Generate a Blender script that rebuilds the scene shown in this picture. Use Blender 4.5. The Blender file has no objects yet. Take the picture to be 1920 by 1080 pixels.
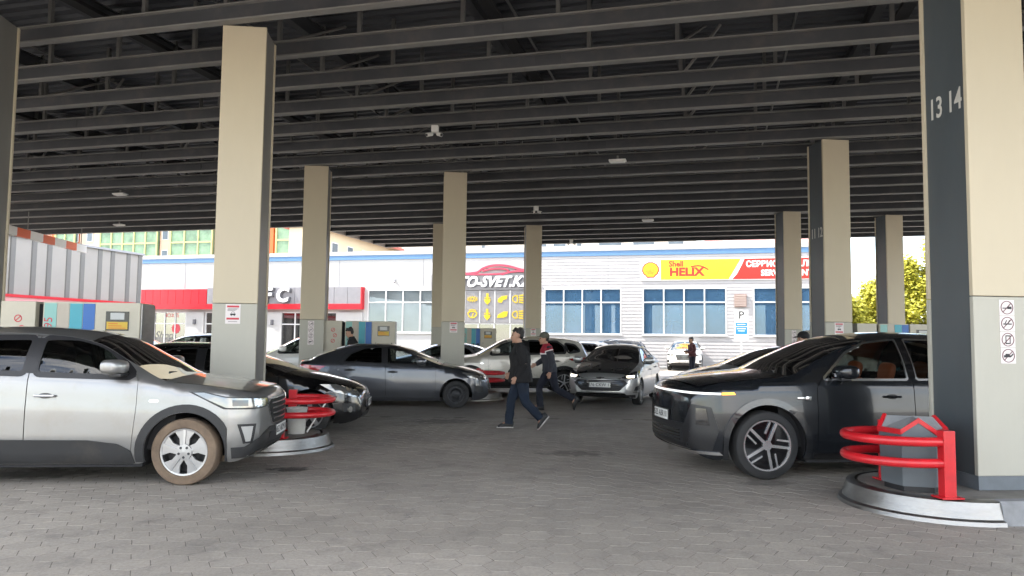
import bpy, bmesh, math, random
import numpy as np
from math import sin, cos, pi, radians, sqrt, atan2
from mathutils import Vector, Matrix
from mathutils.geometry import delaunay_2d_cdt
random.seed(7)
SC = bpy.context.scene
COL = SC.collection

# ---------------------------------------------------------------- camera
PITCH, ROLL, YAW, PHI, EYE = 0.0690, 0.0114, -0.1042, -0.3603, 1.53
fw = Vector((-sin(YAW)*cos(PITCH), cos(YAW)*cos(PITCH), sin(PITCH)))
r0 = Vector((cos(YAW), sin(YAW), 0)); u0 = r0.cross(fw)
rr = r0*cos(ROLL) + u0*sin(ROLL); uu = -r0*sin(ROLL) + u0*cos(ROLL)
cd = bpy.data.cameras.new('camera'); cam = bpy.data.objects.new('camera', cd); COL.objects.link(cam)
cam.matrix_world = Matrix(((rr.x, uu.x, -fw.x, 0), (rr.y, uu.y, -fw.y, 0), (rr.z, uu.z, -fw.z, EYE), (0, 0, 0, 1)))
cd.sensor_width = 36; cd.lens = 1422.4/1920*36; cd.clip_start = 0.05; cd.clip_end = 3000
SC.camera = cam
# ---------------------------------------------------------------- sky, sun, exposure
E1 = Vector((cos(PHI), sin(PHI), 0)); E2 = Vector((-sin(PHI), cos(PHI), 0))
SUN_EL = radians(48)
sh_ = (-E2*.27 - E1*.96).normalized()
w = bpy.data.worlds.new('World'); SC.world = w; w.use_nodes = True
nt = w.node_tree; nt.nodes.clear()
wo = nt.nodes.new('ShaderNodeOutputWorld'); bg = nt.nodes.new('ShaderNodeBackground'); sky = nt.nodes.new('ShaderNodeTexSky')
sky.sky_type = 'NISHITA'; sky.sun_disc = False; sky.sun_elevation = SUN_EL; sky.sun_rotation = atan2(-sh_.x, sh_.y)
sky.altitude = 300; sky.air_density = 1.0; sky.dust_density = .6; sky.ozone_density = 1.0
bg.inputs['Strength'].default_value = 0.15
tc = nt.nodes.new('ShaderNodeTexCoord'); mp = nt.nodes.new('ShaderNodeMapping'); mp.inputs['Scale'].default_value = (1, 1, 3.2)
cn = nt.nodes.new('ShaderNodeTexNoise'); cn.inputs['Scale'].default_value = 2.6; cn.inputs['Detail'].default_value = 9; cn.inputs['Roughness'].default_value = .58
cr = nt.nodes.new('ShaderNodeValToRGB'); cr.color_ramp.elements[0].position = .40; cr.color_ramp.elements[1].position = .60
cm = nt.nodes.new('ShaderNodeMixRGB'); cm.inputs[2].default_value = (7.4, 7.2, 6.9, 1)
L = nt.links.new
L(tc.outputs['Generated'], mp.inputs[0]); L(mp.outputs[0], cn.inputs['Vector']); L(cn.outputs['Fac'], cr.inputs[0]); L(cr.outputs[0], cm.inputs[0])
L(sky.outputs[0], cm.inputs[1]); L(cm.outputs[0], bg.inputs['Color']); L(bg.outputs[0], wo.inputs['Surface'])
sd = bpy.data.lights.new('sun', 'SUN'); sd.energy = 2.6; sd.angle = radians(.53); sd.color = (1, .95, .87)
so = bpy.data.objects.new('sun', sd); COL.objects.link(so); so.location = (-30, -20, 60)
sv = Vector((sh_.x*cos(SUN_EL), sh_.y*cos(SUN_EL), sin(SUN_EL)))
so.rotation_euler = sv.to_track_quat('Z', 'Y').to_euler()
vs = SC.view_settings; vs.view_transform = 'Standard'; vs.look = 'None'; vs.gamma = 1; vs.exposure = 2.18; vs.use_curve_mapping = False
SC.render.engine = 'CYCLES'
cy = SC.cycles; cy.use_denoising = True; cy.max_bounces = 7; cy.diffuse_bounces = 3; cy.glossy_bounces = 3; cy.adaptive_threshold = .03; cy.transparent_max_bounces = 16; cy.transmission_bounces = 4
cy.caustics_reflective = False; cy.caustics_refractive = False; cy.sample_clamp_indirect = 6

# ---------------------------------------------------------------- helpers
def tag(o, label=None, cat=None, group=None, kind=None):
    if label: o['label'] = label
    if cat: o['category'] = cat
    if group: o['group'] = group
    if kind: o['kind'] = kind
    return o
def empty(name, loc=(0, 0, 0), rz=0, label=None, cat=None, group=None, kind=None):
    o = bpy.data.objects.new(name, None); COL.objects.link(o); o.location = loc; o.rotation_euler = (0, 0, rz)
    o.empty_display_size = .2
    return tag(o, label, cat, group, kind)
def mobj(name, me, parent=None, loc=None, rot=None):
    o = bpy.data.objects.new(name, me); COL.objects.link(o)
    if parent: o.parent = parent
    if loc: o.location = loc
    if rot: o.rotation_euler = rot
    return o
def copy_tree(o, parent=None):
    c = o.copy(); COL.objects.link(c); c.parent = parent
    for ch in o.children: copy_tree(ch, c)
    return c

class MB:
    def __init__(s): s.v = []; s.f = []
    def add(s, v, f):
        n = len(s.v); s.v += [tuple(p) for p in v]; s.f += [tuple(i+n for i in q) for q in f]; return s
    def box(s, x0, x1, y0, y1, z0, z1, c=0):
        if x0 > x1: x0, x1 = x1, x0
        if y0 > y1: y0, y1 = y1, y0
        if z0 > z1: z0, z1 = z1, z0
        if c <= 0:
            v = [(x0,y0,z0),(x1,y0,z0),(x1,y1,z0),(x0,y1,z0),(x0,y0,z1),(x1,y0,z1),(x1,y1,z1),(x0,y1,z1)]
            return s.add(v, [(0,3,2,1),(4,5,6,7),(0,1,5,4),(1,2,6,5),(2,3,7,6),(3,0,4,7)])
        bm = bmesh.new(); bmesh.ops.create_cube(bm, size=1)
        for q in bm.verts: q.co = ((x0+x1)/2+q.co.x*(x1-x0), (y0+y1)/2+q.co.y*(y1-y0), (z0+z1)/2+q.co.z*(z1-z0))
        c = min(c, .45*min(x1-x0, y1-y0, z1-z0))
        bmesh.ops.bevel(bm, geom=list(bm.edges), offset=c, segments=2, affect='EDGES', profile=.6)
        bm.verts.index_update(); s.add([q.co[:] for q in bm.verts], [[q.index for q in f.verts] for f in bm.faces]); bm.free(); return s
    def prism(s, poly, h0, h1, ax='z'):
        n = len(poly)
        def P(a, b, h): return (a, b, h) if ax == 'z' else ((a, h, b) if ax == 'y' else (h, a, b))
        v = [P(a, b, h0) for a, b in poly] + [P(a, b, h1) for a, b in poly]
        f = [tuple(range(n)), tuple(range(2*n-1, n-1, -1))] + [(i, n+i, n+(i+1) % n, (i+1) % n) for i in range(n)]
        return s.add(v, f)
    def tube(s, pts, r, n=8, cap=True, closed=False):
        pts = [Vector(p) for p in pts]; m = len(pts); rs = r if isinstance(r, (list, tuple)) else [r]*m
        base = len(s.v); prev = None
        for i, p in enumerate(pts):
            if closed: t = (pts[(i+1) % m]-pts[i-1])
            else: t = pts[min(i+1, m-1)]-pts[max(i-1, 0)]
            t.normalize()
            a = prev if prev is not None else (Vector((0, 0, 1)) if abs(t.z) < .9 else Vector((1, 0, 0)))
            a = (a - t*a.dot(t)).normalized(); prev = a; b = t.cross(a)
            for k in range(n):
                q = 2*pi*k/n; s.v.append(tuple(p+(a*cos(q)+b*sin(q))*rs[i]))
        for i in range(m if closed else m-1):
            j = (i+1) % m
            for k in range(n): s.f.append((base+i*n+k, base+i*n+(k+1) % n, base+j*n+(k+1) % n, base+j*n+k))
        if cap and not closed:
            s.f.append(tuple(base+k for k in range(n-1, -1, -1))); s.f.append(tuple(base+(m-1)*n+k for k in range(n)))
        return s
    def lathe(s, prof, n=24, ax='z', o=(0, 0, 0)):
        base = len(s.v); m = len(prof)
        for (r, h) in prof:
            for k in range(n):
                q = 2*pi*k/n; a, b = r*cos(q), r*sin(q)
                p = (a, b, h) if ax == 'z' else ((a, h, b) if ax == 'y' else (h, a, b))
                s.v.append((p[0]+o[0], p[1]+o[1], p[2]+o[2]))
        for i in range(m-1):
            for k in range(n):
                q = (base+i*n+k, base+i*n+(k+1) % n, base+(i+1)*n+(k+1) % n, base+(i+1)*n+k)
                s.f.append(q)
        return s
    def xf(s, M, i0=0):
        s.v[i0:] = [tuple(M @ Vector(p)) for p in s.v[i0:]]; return s
    def mesh(s, name, mat=None, smooth=False, fix=True):
        me = bpy.data.meshes.new(name); me.from_pydata(s.v, [], s.f)
        if mat: me.materials.append(mat)
        if fix:
            bm = bmesh.new(); bm.from_mesh(me); bmesh.ops.recalc_face_normals(bm, faces=bm.faces); bm.to_mesh(me); bm.free()
        if smooth:
            me.polygons.foreach_set('use_smooth', [True]*len(me.polygons))
            if smooth == 3: me.set_sharp_from_angle(angle=radians(62))
            elif smooth != 2: me.set_sharp_from_angle(angle=radians(38))
        me.update(); return me
    def build(s, name, mat, parent=None, smooth=False, loc=None, rot=None, fix=True):
        return mobj(name, s.mesh(name, mat, smooth, fix), parent, loc, rot)
def B(name, mat, parent, *a, c=0, **k): return MB().box(*a, c=c).build(name, mat, parent, **k)

def text(body, size, mat, parent, M, name='lettering', ext=.004, align='CENTER', shear=0, sx=1, bold=0):
    cu = bpy.data.curves.new('t', 'FONT'); cu.body = body; cu.size = size; cu.extrude = ext; cu.align_x = align; cu.align_y = 'CENTER'; cu.shear = shear; cu.resolution_u = 3; cu.offset = bold
    o = bpy.data.objects.new('t', cu); COL.objects.link(o)
    dg = bpy.context.evaluated_depsgraph_get(); me = bpy.data.meshes.new_from_object(o.evaluated_get(dg)); bpy.data.objects.remove(o); bpy.data.curves.remove(cu)
    me.materials.clear(); me.materials.append(mat); me.transform(M @ Matrix.Diagonal((sx, 1, 1, 1))); me.name = name
    return mobj(name, me, parent)
def FM(x, y, z):  # text facing -y, reading along +x
    return Matrix.Translation((x, y, z)) @ Matrix.Rotation(pi/2, 4, 'X')

# ---------------------------------------------------------------- materials
MATS = {}
def mat(name, col=(.5, .5, .5), rough=.5, metal=0., var=0., scale=4., bump=0., bscale=60., coat=0., emit=None, es=1., spec=.5, stretch=None, dirt=0., dirtcol=(.12, .1, .08), rnd=0.):
    if name in MATS: return MATS[name]
    m = bpy.data.materials.new(name); m.use_nodes = True; t = m.node_tree; b = t.nodes['Principled BSDF']; l = t.links.new
    b.inputs['Base Color'].default_value = (*col, 1); b.inputs['Roughness'].default_value = rough; b.inputs['Metallic'].default_value = metal
    b.inputs['Coat Weight'].default_value = coat; b.inputs['Coat Roughness'].default_value = .04; b.inputs['Specular IOR Level'].default_value = spec
    if emit: b.inputs['Emission Color'].default_value = (*emit, 1); b.inputs['Emission Strength'].default_value = es
    N = t.nodes.new
    if var or bump or dirt or rnd:
        c = N('ShaderNodeTexCoord'); mpn = N('ShaderNodeMapping'); l(c.outputs['Object'], mpn.inputs[0])
        if stretch: mpn.inputs['Scale'].default_value = stretch
        last = None
        if var or rnd:
            n = N('ShaderNodeTexNoise'); n.inputs['Scale'].default_value = scale; n.inputs['Detail'].default_value = 6; n.inputs['Roughness'].default_value = .6; l(mpn.outputs[0], n.inputs['Vector'])
            hs = N('ShaderNodeHueSaturation'); hs.inputs['Color'].default_value = (*col, 1)
            mr = N('ShaderNodeMapRange'); mr.inputs[1].default_value = .3; mr.inputs[2].default_value = .7; mr.inputs[3].default_value = 1-var; mr.inputs[4].default_value = 1+var
            l(n.outputs['Fac'], mr.inputs[0])
            if rnd:
                oi = N('ShaderNodeObjectInfo'); r2 = N('ShaderNodeMapRange'); r2.inputs[3].default_value = 1-rnd; r2.inputs[4].default_value = 1+rnd
                l(oi.outputs['Random'], r2.inputs[0]); mu = N('ShaderNodeMath'); mu.operation = 'MULTIPLY'; l(mr.outputs[0], mu.inputs[0]); l(r2.outputs[0], mu.inputs[1]); l(mu.outputs[0], hs.inputs['Value'])
            else: l(mr.outputs[0], hs.inputs['Value'])
            last = hs.outputs[0]
            rm = N('ShaderNodeMapRange'); rm.inputs[3].default_value = max(.02, rough-.12); rm.inputs[4].default_value = min(1, rough+.12)
            l(n.outputs['Fac'], rm.inputs[0]); l(rm.outputs[0], b.inputs['Roughness'])
        if dirt:
            n2 = N('ShaderNodeTexNoise'); n2.inputs['Scale'].default_value = 2.2; n2.inputs['Detail'].default_value = 8; n2.inputs['Roughness'].default_value = .7; l(mpn.outputs[0], n2.inputs['Vector'])
            rp = N('ShaderNodeMapRange'); rp.inputs[1].default_value = .5; rp.inputs[2].default_value = .75; rp.inputs[3].default_value = 0; rp.inputs[4].default_value = dirt; l(n2.outputs['Fac'], rp.inputs[0])
            mx = N('ShaderNodeMixRGB'); l(rp.outputs[0], mx.inputs[0])
            if last: l(last, mx.inputs[1])
            else: mx.inputs[1].default_value = (*col, 1)
            mx.inputs[2].default_value = (*dirtcol, 1); last = mx.outputs[0]
        if last: l(last, b.inputs['Base Color'])
        if bump:
            n3 = N('ShaderNodeTexNoise'); n3.inputs['Scale'].default_value = bscale; n3.inputs['Detail'].default_value = 5; l(mpn.outputs[0], n3.inputs['Vector'])
            bp = N('ShaderNodeBump'); bp.inputs['Strength'].default_value = bump; bp.inputs['Distance'].default_value = .01; l(n3.outputs['Fac'], bp.inputs['Height']); l(bp.outputs[0], b.inputs['Normal'])
    MATS[name] = m; return m
def glass(name, tint=(.5, .55, .55), refl=1.0, mn=.04, gcol=(1, 1, 1)):
    if name in MATS: return MATS[name]
    m = bpy.data.materials.new(name); m.use_nodes = True; t = m.node_tree; t.nodes.clear(); N = t.nodes.new; l = t.links.new
    o = N('ShaderNodeOutputMaterial'); mx = N('ShaderNodeMixShader'); tr = N('ShaderNodeBsdfTransparent'); gl = N('ShaderNodeBsdfGlossy'); fr = N('ShaderNodeFresnel'); ma = N('ShaderNodeMath'); ma.operation = 'MULTIPLY_ADD'
    tr.inputs[0].default_value = (*tint, 1); gl.inputs['Roughness'].default_value = .01; gl.inputs['Color'].default_value = (*gcol, 1); fr.inputs['IOR'].default_value = 1.5
    ma.inputs[1].default_value = refl; ma.inputs[2].default_value = mn; ma.use_clamp = True
    l(fr.outputs[0], ma.inputs[0]); l(ma.outputs[0], mx.inputs[0]); l(tr.outputs[0], mx.inputs[1]); l(gl.outputs[0], mx.inputs[2]); l(mx.outputs[0], o.inputs[0])
    MATS[name] = m; return m
m_steelbeam = mat('beam_paint_lit', (.20, .198, .193), .6, var=.14, scale=1.3, dirt=.25, dirtcol=(.2, .15, .11))  # flange tone lightened, painting in light bounced up from the ground
m_web_shaded = mat('beam_web_shaded', (.052, .055, .063), .55, var=.2, scale=1.1, dirt=.3, dirtcol=(.14, .11, .09))  # same steel; shade on the webs is put into a darker tone
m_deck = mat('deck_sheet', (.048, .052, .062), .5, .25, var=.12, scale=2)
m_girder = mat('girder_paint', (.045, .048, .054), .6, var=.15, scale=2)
m_cream = mat('column_cream', (.54, .475, .352), .5, var=.045, scale=1.2, dirt=.1, dirtcol=(.4, .35, .27), stretch=(1, 1, .3))
m_cream2 = mat('column_cream_lower', (.42, .41, .355), .42, var=.05, scale=1.6, dirt=.16, dirtcol=(.3, .28, .23), stretch=(1, 1, .4))
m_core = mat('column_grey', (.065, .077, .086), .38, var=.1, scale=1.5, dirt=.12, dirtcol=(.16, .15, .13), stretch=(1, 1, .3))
m_core_lit = mat('column_grey_lit', (.17, .168, .16), .38, var=.1, scale=1.5, dirt=.15, dirtcol=(.1, .1, .09), stretch=(1, 1, .3))  # left column cores lightened, painting in stronger light on their sides
m_plinth = mat('plinth_grey', (.13, .15, .17), .5, var=.15, scale=6, dirt=.3)
m_white = mat('white_paint', (.78, .78, .76), .5, var=.03, scale=2)
m_black = mat('black_plastic', (.018, .018, .02), .45)
m_dark = mat('dark_void', (.012, .012, .014), .8)
m_red = mat('red_paint', (.56, .012, .02), .38, var=.12, scale=7, coat=.25, dirt=.4, dirtcol=(.2, .03, .03), bump=.12, bscale=30)
m_stain = mat('stainless', (.31, .305, .295), .42, 1., var=.16, scale=5, bump=.25, bscale=14, dirt=.45, dirtcol=(.28, .26, .23), stretch=(1, 1, 3))
m_conc = mat('kerb_concrete', (.24, .245, .255), .8, var=.2, scale=5, bump=.3, bscale=40, dirt=.4)
m_slab = mat('island_slab', (.21, .2, .18), .85, var=.25, scale=4, bump=.4, bscale=30, dirt=.45)
m_binG = mat('bin_grey', (.11, .128, .143), .45, var=.08, scale=4, dirt=.15)
m_ink = mat('print_black', (.03, .03, .035), .6)
m_inkred = mat('print_red', (.55, .06, .08), .6)
m_paper = mat('sticker_white', (.75, .70, .70), .5, var=.03)
# ================================================================ ground
OIL = [(-1.61, 9.2, 0.3, 0.16, 0.9), (1.95, 10.35, 0.5, 0.3, 0.55), (3.71, 8.14, 0.35, 0.25, 0.5), (4.05, 10.82, 0.6, 0.3, 0.4), (0.23, 14.44, 0.7, 0.5, 0.5), (5.0, 9.36, 0.4, 0.3, 0.6), (-4.3, 9.0, 0.7, 0.4, 0.6), (5.0, 9.3, 0.7, 0.4, 0.5)]
def paving_material(name, island):
    m = bpy.data.materials.new(name); m.use_nodes = True; t = m.node_tree; b = t.nodes['Principled BSDF']; N = t.nodes.new; l = t.links.new
    g = N('ShaderNodeNewGeometry')
    n1 = N('ShaderNodeTexNoise'); n1.inputs['Scale'].default_value = .35; n1.inputs['Detail'].default_value = 7; n1.inputs['Roughness'].default_value = .62
    n2 = N('ShaderNodeTexNoise'); n2.inputs['Scale'].default_value = 38; n2.inputs['Detail'].default_value = 6; n2.inputs['Roughness'].default_value = .75
    n3 = N('ShaderNodeTexNoise'); n3.inputs['Scale'].default_value = 2.3; n3.inputs['Detail'].default_value = 12; n3.inputs['Roughness'].default_value = .8
    for n in (n1, n2, n3): l(g.outputs['Position'], n.inputs['Vector'])
    r1 = N('ShaderNodeValToRGB'); r1.color_ramp.elements[0].position = .3; r1.color_ramp.elements[1].position = .72
    r1.color_ramp.elements[0].color = (.245, .222, .195, 1); r1.color_ramp.elements[1].color = (.435, .392, .34, 1); l(n1.outputs['Fac'], r1.inputs[0])
    hs = N('ShaderNodeHueSaturation'); l(r1.outputs[0], hs.inputs['Color'])
    mr = N('ShaderNodeMapRange'); mr.inputs[1].default_value = .25; mr.inputs[2].default_value = .75; mr.inputs[3].default_value = .72; mr.inputs[4].default_value = 1.28; l(n2.outputs['Fac'], mr.inputs[0])
    mu = N('ShaderNodeMath'); mu.operation = 'MULTIPLY'; l(mr.outputs[0], mu.inputs[0])
    rv = N('ShaderNodeMapRange'); rv.inputs[3].default_value = .95; rv.inputs[4].default_value = 1.06
    if island == 2:
        oi = N('ShaderNodeObjectInfo'); l(oi.outputs['Random'], rv.inputs[0]); l(rv.outputs[0], mu.inputs[1])
    elif island == 1:
        l(g.outputs['Random Per Island'], rv.inputs[0]); l(rv.outputs[0], mu.inputs[1])
    else: mu.inputs[1].default_value = .98
    l(mu.outputs[0], hs.inputs['Value'])
    # oil and tyre stains
    st = N('ShaderNodeMapRange'); st.inputs[1].default_value = .52; st.inputs[2].default_value = .72; st.inputs[3].default_value = 0; st.inputs[4].default_value = .62; l(n3.outputs['Fac'], st.inputs[0])
    mx = N('ShaderNodeMixRGB'); l(st.outputs[0], mx.inputs[0]); l(hs.outputs[0], mx.inputs[1]); mx.inputs[2].default_value = (.12, .112, .105, 1)
    # oil drips under parked engines
    wn = N('ShaderNodeTexNoise'); wn.inputs['Scale'].default_value = 7; wn.inputs['Detail'].default_value = 6; l(g.outputs['Position'], wn.inputs['Vector'])
    for (ox, oy, rx, ry, am) in OIL:
        vs_ = N('ShaderNodeVectorMath'); vs_.operation = 'SUBTRACT'; l(g.outputs['Position'], vs_.inputs[0]); vs_.inputs[1].default_value = (ox, oy, 0)
        vm = N('ShaderNodeVectorMath'); vm.operation = 'MULTIPLY'; l(vs_.outputs[0], vm.inputs[0]); vm.inputs[1].default_value = (1/rx, 1/ry, 0)
        ln = N('ShaderNodeVectorMath'); ln.operation = 'LENGTH'; l(vm.outputs[0], ln.inputs[0])
        ad = N('ShaderNodeMath'); ad.operation = 'MULTIPLY_ADD'; l(wn.outputs['Fac'], ad.inputs[0]); ad.inputs[1].default_value = 2.4; ad.inputs[2].default_value = -1.2
        sm_ = N('ShaderNodeMath'); sm_.operation = 'ADD'; l(ln.outputs['Value'], sm_.inputs[0]); l(ad.outputs[0], sm_.inputs[1])
        ss = N('ShaderNodeMapRange'); ss.inputs[1].default_value = 1.0; ss.inputs[2].default_value = .55; ss.inputs[3].default_value = 0; ss.inputs[4].default_value = am; l(sm_.outputs[0], ss.inputs[0])
        mo = N('ShaderNodeMixRGB'); l(ss.outputs[0], mo.inputs[0]); l(mx.outputs[0], mo.inputs[1]); mo.inputs[2].default_value = (.05, .046, .043, 1); mx = mo
    # pale dusty scuffs
    n4 = N('ShaderNodeTexNoise'); n4.inputs['Scale'].default_value = 3.2; n4.inputs['Detail'].default_value = 10; n4.inputs['Roughness'].default_value = .8; l(g.outputs['Position'], n4.inputs['Vector'])
    s2 = N('ShaderNodeMapRange'); s2.inputs[1].default_value = .62; s2.inputs[2].default_value = .8; s2.inputs[3].default_value = 0; s2.inputs[4].default_value = .55; l(n4.outputs['Fac'], s2.inputs[0])
    m2 = N('ShaderNodeMixRGB'); l(s2.outputs[0], m2.inputs[0]); l(mx.outputs[0], m2.inputs[1]); m2.inputs[2].default_value = (.5, .48, .45, 1)
    l(m2.outputs[0], b.inputs['Base Color'])
    rg = N('ShaderNodeMapRange'); rg.inputs[3].default_value = .5; rg.inputs[4].default_value = .85; l(n3.outputs['Fac'], rg.inputs[0]); l(rg.outputs[0], b.inputs['Roughness'])
    bp = N('ShaderNodeBump'); bp.inputs['Strength'].default_value = .45; bp.inputs['Distance'].default_value = .004; l(n2.outputs['Fac'], bp.inputs['Height']); l(bp.outputs[0], b.inputs['Normal'])
    return m
m_pav0 = paving_material('paving_far', 0); m_pav1 = paving_material('paving_block', 1); m_pav2 = paving_material('paving_block_near', 2)
ground = MB().add([(-900, -700, -.006), (900, -700, -.006), (900, 1500, -.006), (-900, 1500, -.006)], [(0, 1, 2, 3)]).build('ground', m_pav0, fix=False)
tag(ground, kind='structure')
# hexagonal paving blocks, laid on the ground sheet
HS = .138; hexa = [(HS*cos(pi/6+k*pi/3), HS*sin(pi/6+k*pi/3)) for k in range(6)]
def paver_geo(cx, cy, dz, a):
    v = [(cx+.974*x*cos(a)-.974*y*sin(a), cy+.974*x*sin(a)+.974*y*cos(a), -.012) for x, y in hexa]
    v += [(cx+.974*x*cos(a)-.974*y*sin(a), cy+.974*x*sin(a)+.974*y*cos(a), dz-.0006) for x, y in hexa]
    v += [(cx+.97*x*cos(a)-.97*y*sin(a), cy+.97*x*sin(a)+.97*y*cos(a), dz) for x, y in hexa]
    f = [(i, (i+1) % 6, 6+(i+1) % 6, 6+i) for i in range(6)]+[(6+i, 6+(i+1) % 6, 12+(i+1) % 6, 12+i) for i in range(6)]+[tuple(range(12, 18))]
    return v, f
PA = radians(80); ca, sa = cos(PA), sin(PA); dxh = HS*sqrt(3); dyh = HS*1.5
plist = []
for j in range(-130, 130):
    for i in range(-40, 90):
        x = (i+.5*(j & 1))*dxh; y = j*dyh; X = x*ca-y*sa; Y = x*sa+y*ca
        d = Vector((X, Y, 0)) - Vector((0, 0, EYE)); zc = d.dot(fw)
        if zc < 3.9 or zc > 15: continue
        if abs(d.dot(rr)/zc) > .74: continue
        plist.append((zc, X, Y))
plist.sort()
q_ = [Vector((0, 0, 0))+fw*z_+rr*k_*z_ for z_, k_ in ((3.7, -.78), (3.7, .78), (15.2, .78), (15.2, -.78))]
tag(MB().add([(p.x, p.y, -.0022) for p in q_], [(0, 1, 2, 3)]).build('joint_sand', mat('joint_sand', (.14, .127, .11), .95, var=.3, scale=8), ground, fix=False), kind='stuff')
vis = [p for p in plist if p[0] > 4.75]
near = set(vis[:300]); pm_ = None
pmes = []
for k in range(4):
    v, f = paver_geo(0, 0, 0, PA); pmes.append(MB().add(v, f).mesh('paver', m_pav2, fix=False))
rest = MB()
for p in plist:
    zj = random.uniform(-.0008, .0004)
    if p in near:
        o = mobj('paver', pmes[random.randrange(4)], ground, (p[1], p[2], zj)); o.rotation_euler = (random.uniform(-.002, .002), random.uniform(-.002, .002), random.uniform(-.012, .012))
    else:
        v, f = paver_geo(p[1], p[2], zj, PA+random.uniform(-.012, .012)); rest.add(v, f)
tag(rest.build('paving_blocks', m_pav1, ground, fix=False), kind='stuff')

# ================================================================ canopy
ZB = 5.92
can = empty('station_canopy', (0, 0, 0), PHI, 'large dark steel canopy with rows of parallel beams over the pumps', 'canopy')
E1L, E1R, E1N = -34.5, 15.0, -15.1
def ibeam(x0, x1, h=.25, w=.15):
    mb = MB(); mb.box(x0, x1, -w/2, w/2, 0, .022); mb.box(x0, x1, -w/2, w/2, h-.022, h); return mb
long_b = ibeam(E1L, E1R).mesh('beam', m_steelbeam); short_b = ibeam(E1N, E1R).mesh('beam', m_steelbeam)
web_l = MB().box(E1L, E1R, -.014, .014, .0225, .2275).mesh('web', m_web_shaded); web_s = MB().box(E1N, E1R, -.014, .014, .0225, .2275).mesh('web', m_web_shaded)
BE2 = [8.98+1.365*k for k in range(-4, 19)]
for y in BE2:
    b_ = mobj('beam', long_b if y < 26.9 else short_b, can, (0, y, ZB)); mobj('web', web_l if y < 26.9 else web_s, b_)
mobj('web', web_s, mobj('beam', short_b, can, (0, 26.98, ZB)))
# corrugated deck
def deck(x0, x1, y0, y1, z):
    mb = MB(); p = .28; n = int((y1-y0)/p); prof = []
    for i in range(n):
        a = y0+i*p; prof += [(a, z), (a+.12, z), (a+.15, z+.06), (a+.25, z+.06)]
    prof.append((y0+n*p, z)); v = [(x0, a, b) for a, b in prof]+[(x1, a, b) for a, b in prof]; k = len(prof)
    mb.add(v, [(i, i+1, k+i+1, k+i) for i in range(k-1)]); return mb
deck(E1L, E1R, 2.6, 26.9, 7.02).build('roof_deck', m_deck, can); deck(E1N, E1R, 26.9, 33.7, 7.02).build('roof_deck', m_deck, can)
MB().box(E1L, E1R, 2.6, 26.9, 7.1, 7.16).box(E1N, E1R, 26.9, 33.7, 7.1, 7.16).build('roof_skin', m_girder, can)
# girders across the beams, hangers and braces
gir = MB().box(-.07, .07, 2.7, 26.6, 0, .018).box(-.07, .07, 2.7, 26.6, .262, .28).box(-.01, .01, 2.7, 26.6, .018, .262).mesh('girder', m_girder)
tray = MB().box(-.1, .1, 2.7, 26.6, 0, .012).box(-.1, -.09, 2.7, 26.6, .012, .06).box(.09, .1, 2.7, 26.6, .012, .06).mesh('cable_tray', m_dark)
gx = [-31+3.05*k for k in range(15)]
for i, x in enumerate(gx):
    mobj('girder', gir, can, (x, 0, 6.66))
    if i % 2: mobj('cable_tray', tray, can, (x+.33, 0, 6.55))
m_cond0 = mat('hanger_grey', (.13, .13, .13), .5)
hang = MB().box(-.03, .03, -.03, .03, 0, .85).box(-.09, .09, -.09, .09, 0, .012).mesh('hanger', m_cond0)
brace = MB().tube([(0, 0, .02), (.6, 0, .8)], .028, 6).mesh('brace', m_steelbeam)
brace2 = MB().tube([(0, 0, .02), (.35, 1.365, .8)], .024, 6).mesh('brace', m_steelbeam)
rnd = random.Random(3)
for i, y in enumerate(BE2):
    if y < 6 or y > 22: continue
    for x in gx:
        for xx in (x+.03, x+1.55+rnd.uniform(-.2, .2)):
            if xx < -20 or xx > 12: continue
            mobj('hanger', hang, can, (xx, y+.05, ZB+.252))
    for x in gx[::2]:
        if -20 < x < 12:
            mobj('brace', brace if rnd.random() < .5 else brace2, can, (x+.1, y+.06, ZB+.252))
# conduits, splice plates and dust-caught brackets
m_cond = mat('conduit_grey', (.2, .2, .2), .5, .3)
for x in (-18.4, -12.3, -7.7, -3.1, 1.4, 6.1): MB().tube([(x, 2.7, 6.93), (x, 26.5, 6.93)], .022, 6).build('conduit', m_cond, can)
for y in (9.6, 13.7, 17.8): MB().tube([(-33, y, 6.20), (14, y, 6.20)], .016, 6).build('conduit', m_cond, can)
spl_ = MB().box(-.22, .22, -.024, -.0145, .035, .215).mesh('splice_plate', m_web_shaded)
for i, y in enumerate(BE2):
    if 6 < y < 24:
        for x in (-14+.7*(i % 3), -2.5-.6*(i % 2), 7.5+.5*(i % 3)): mobj('splice_plate', spl_, can, (x, y, ZB))
# fascia bands
fas = mat('fascia_white', (.62, .62, .6), .5, var=.03)
MB().box(E1L-.05, E1R+.05, 2.48, 2.56, 5.8, 7.3).build('fascia', fas, can)
MB().box(E1N, E1R+.05, 33.72, 33.8, 5.95, 7.3).build('fascia', m_girder, can)
MB().box(E1L-.05, E1N, 26.92, 26.98, 6.3, 7.3).build('fascia', m_girder, can)
MB().box(E1N-.06, E1N-.01, 26.9, 33.8, 5.93, 7.3).build('fascia', mat('fascia_pale', (.55, .5, .47), .5), can)
MB().box(E1L-.06, E1L-.01, 2.6, 26.9, 5.95, 7.3).build('fascia', m_girder, can)
MB().box(E1R+.01, E1R+.06, 2.6, 33.7, 5.95, 7.3).build('fascia', m_girder, can)

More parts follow.
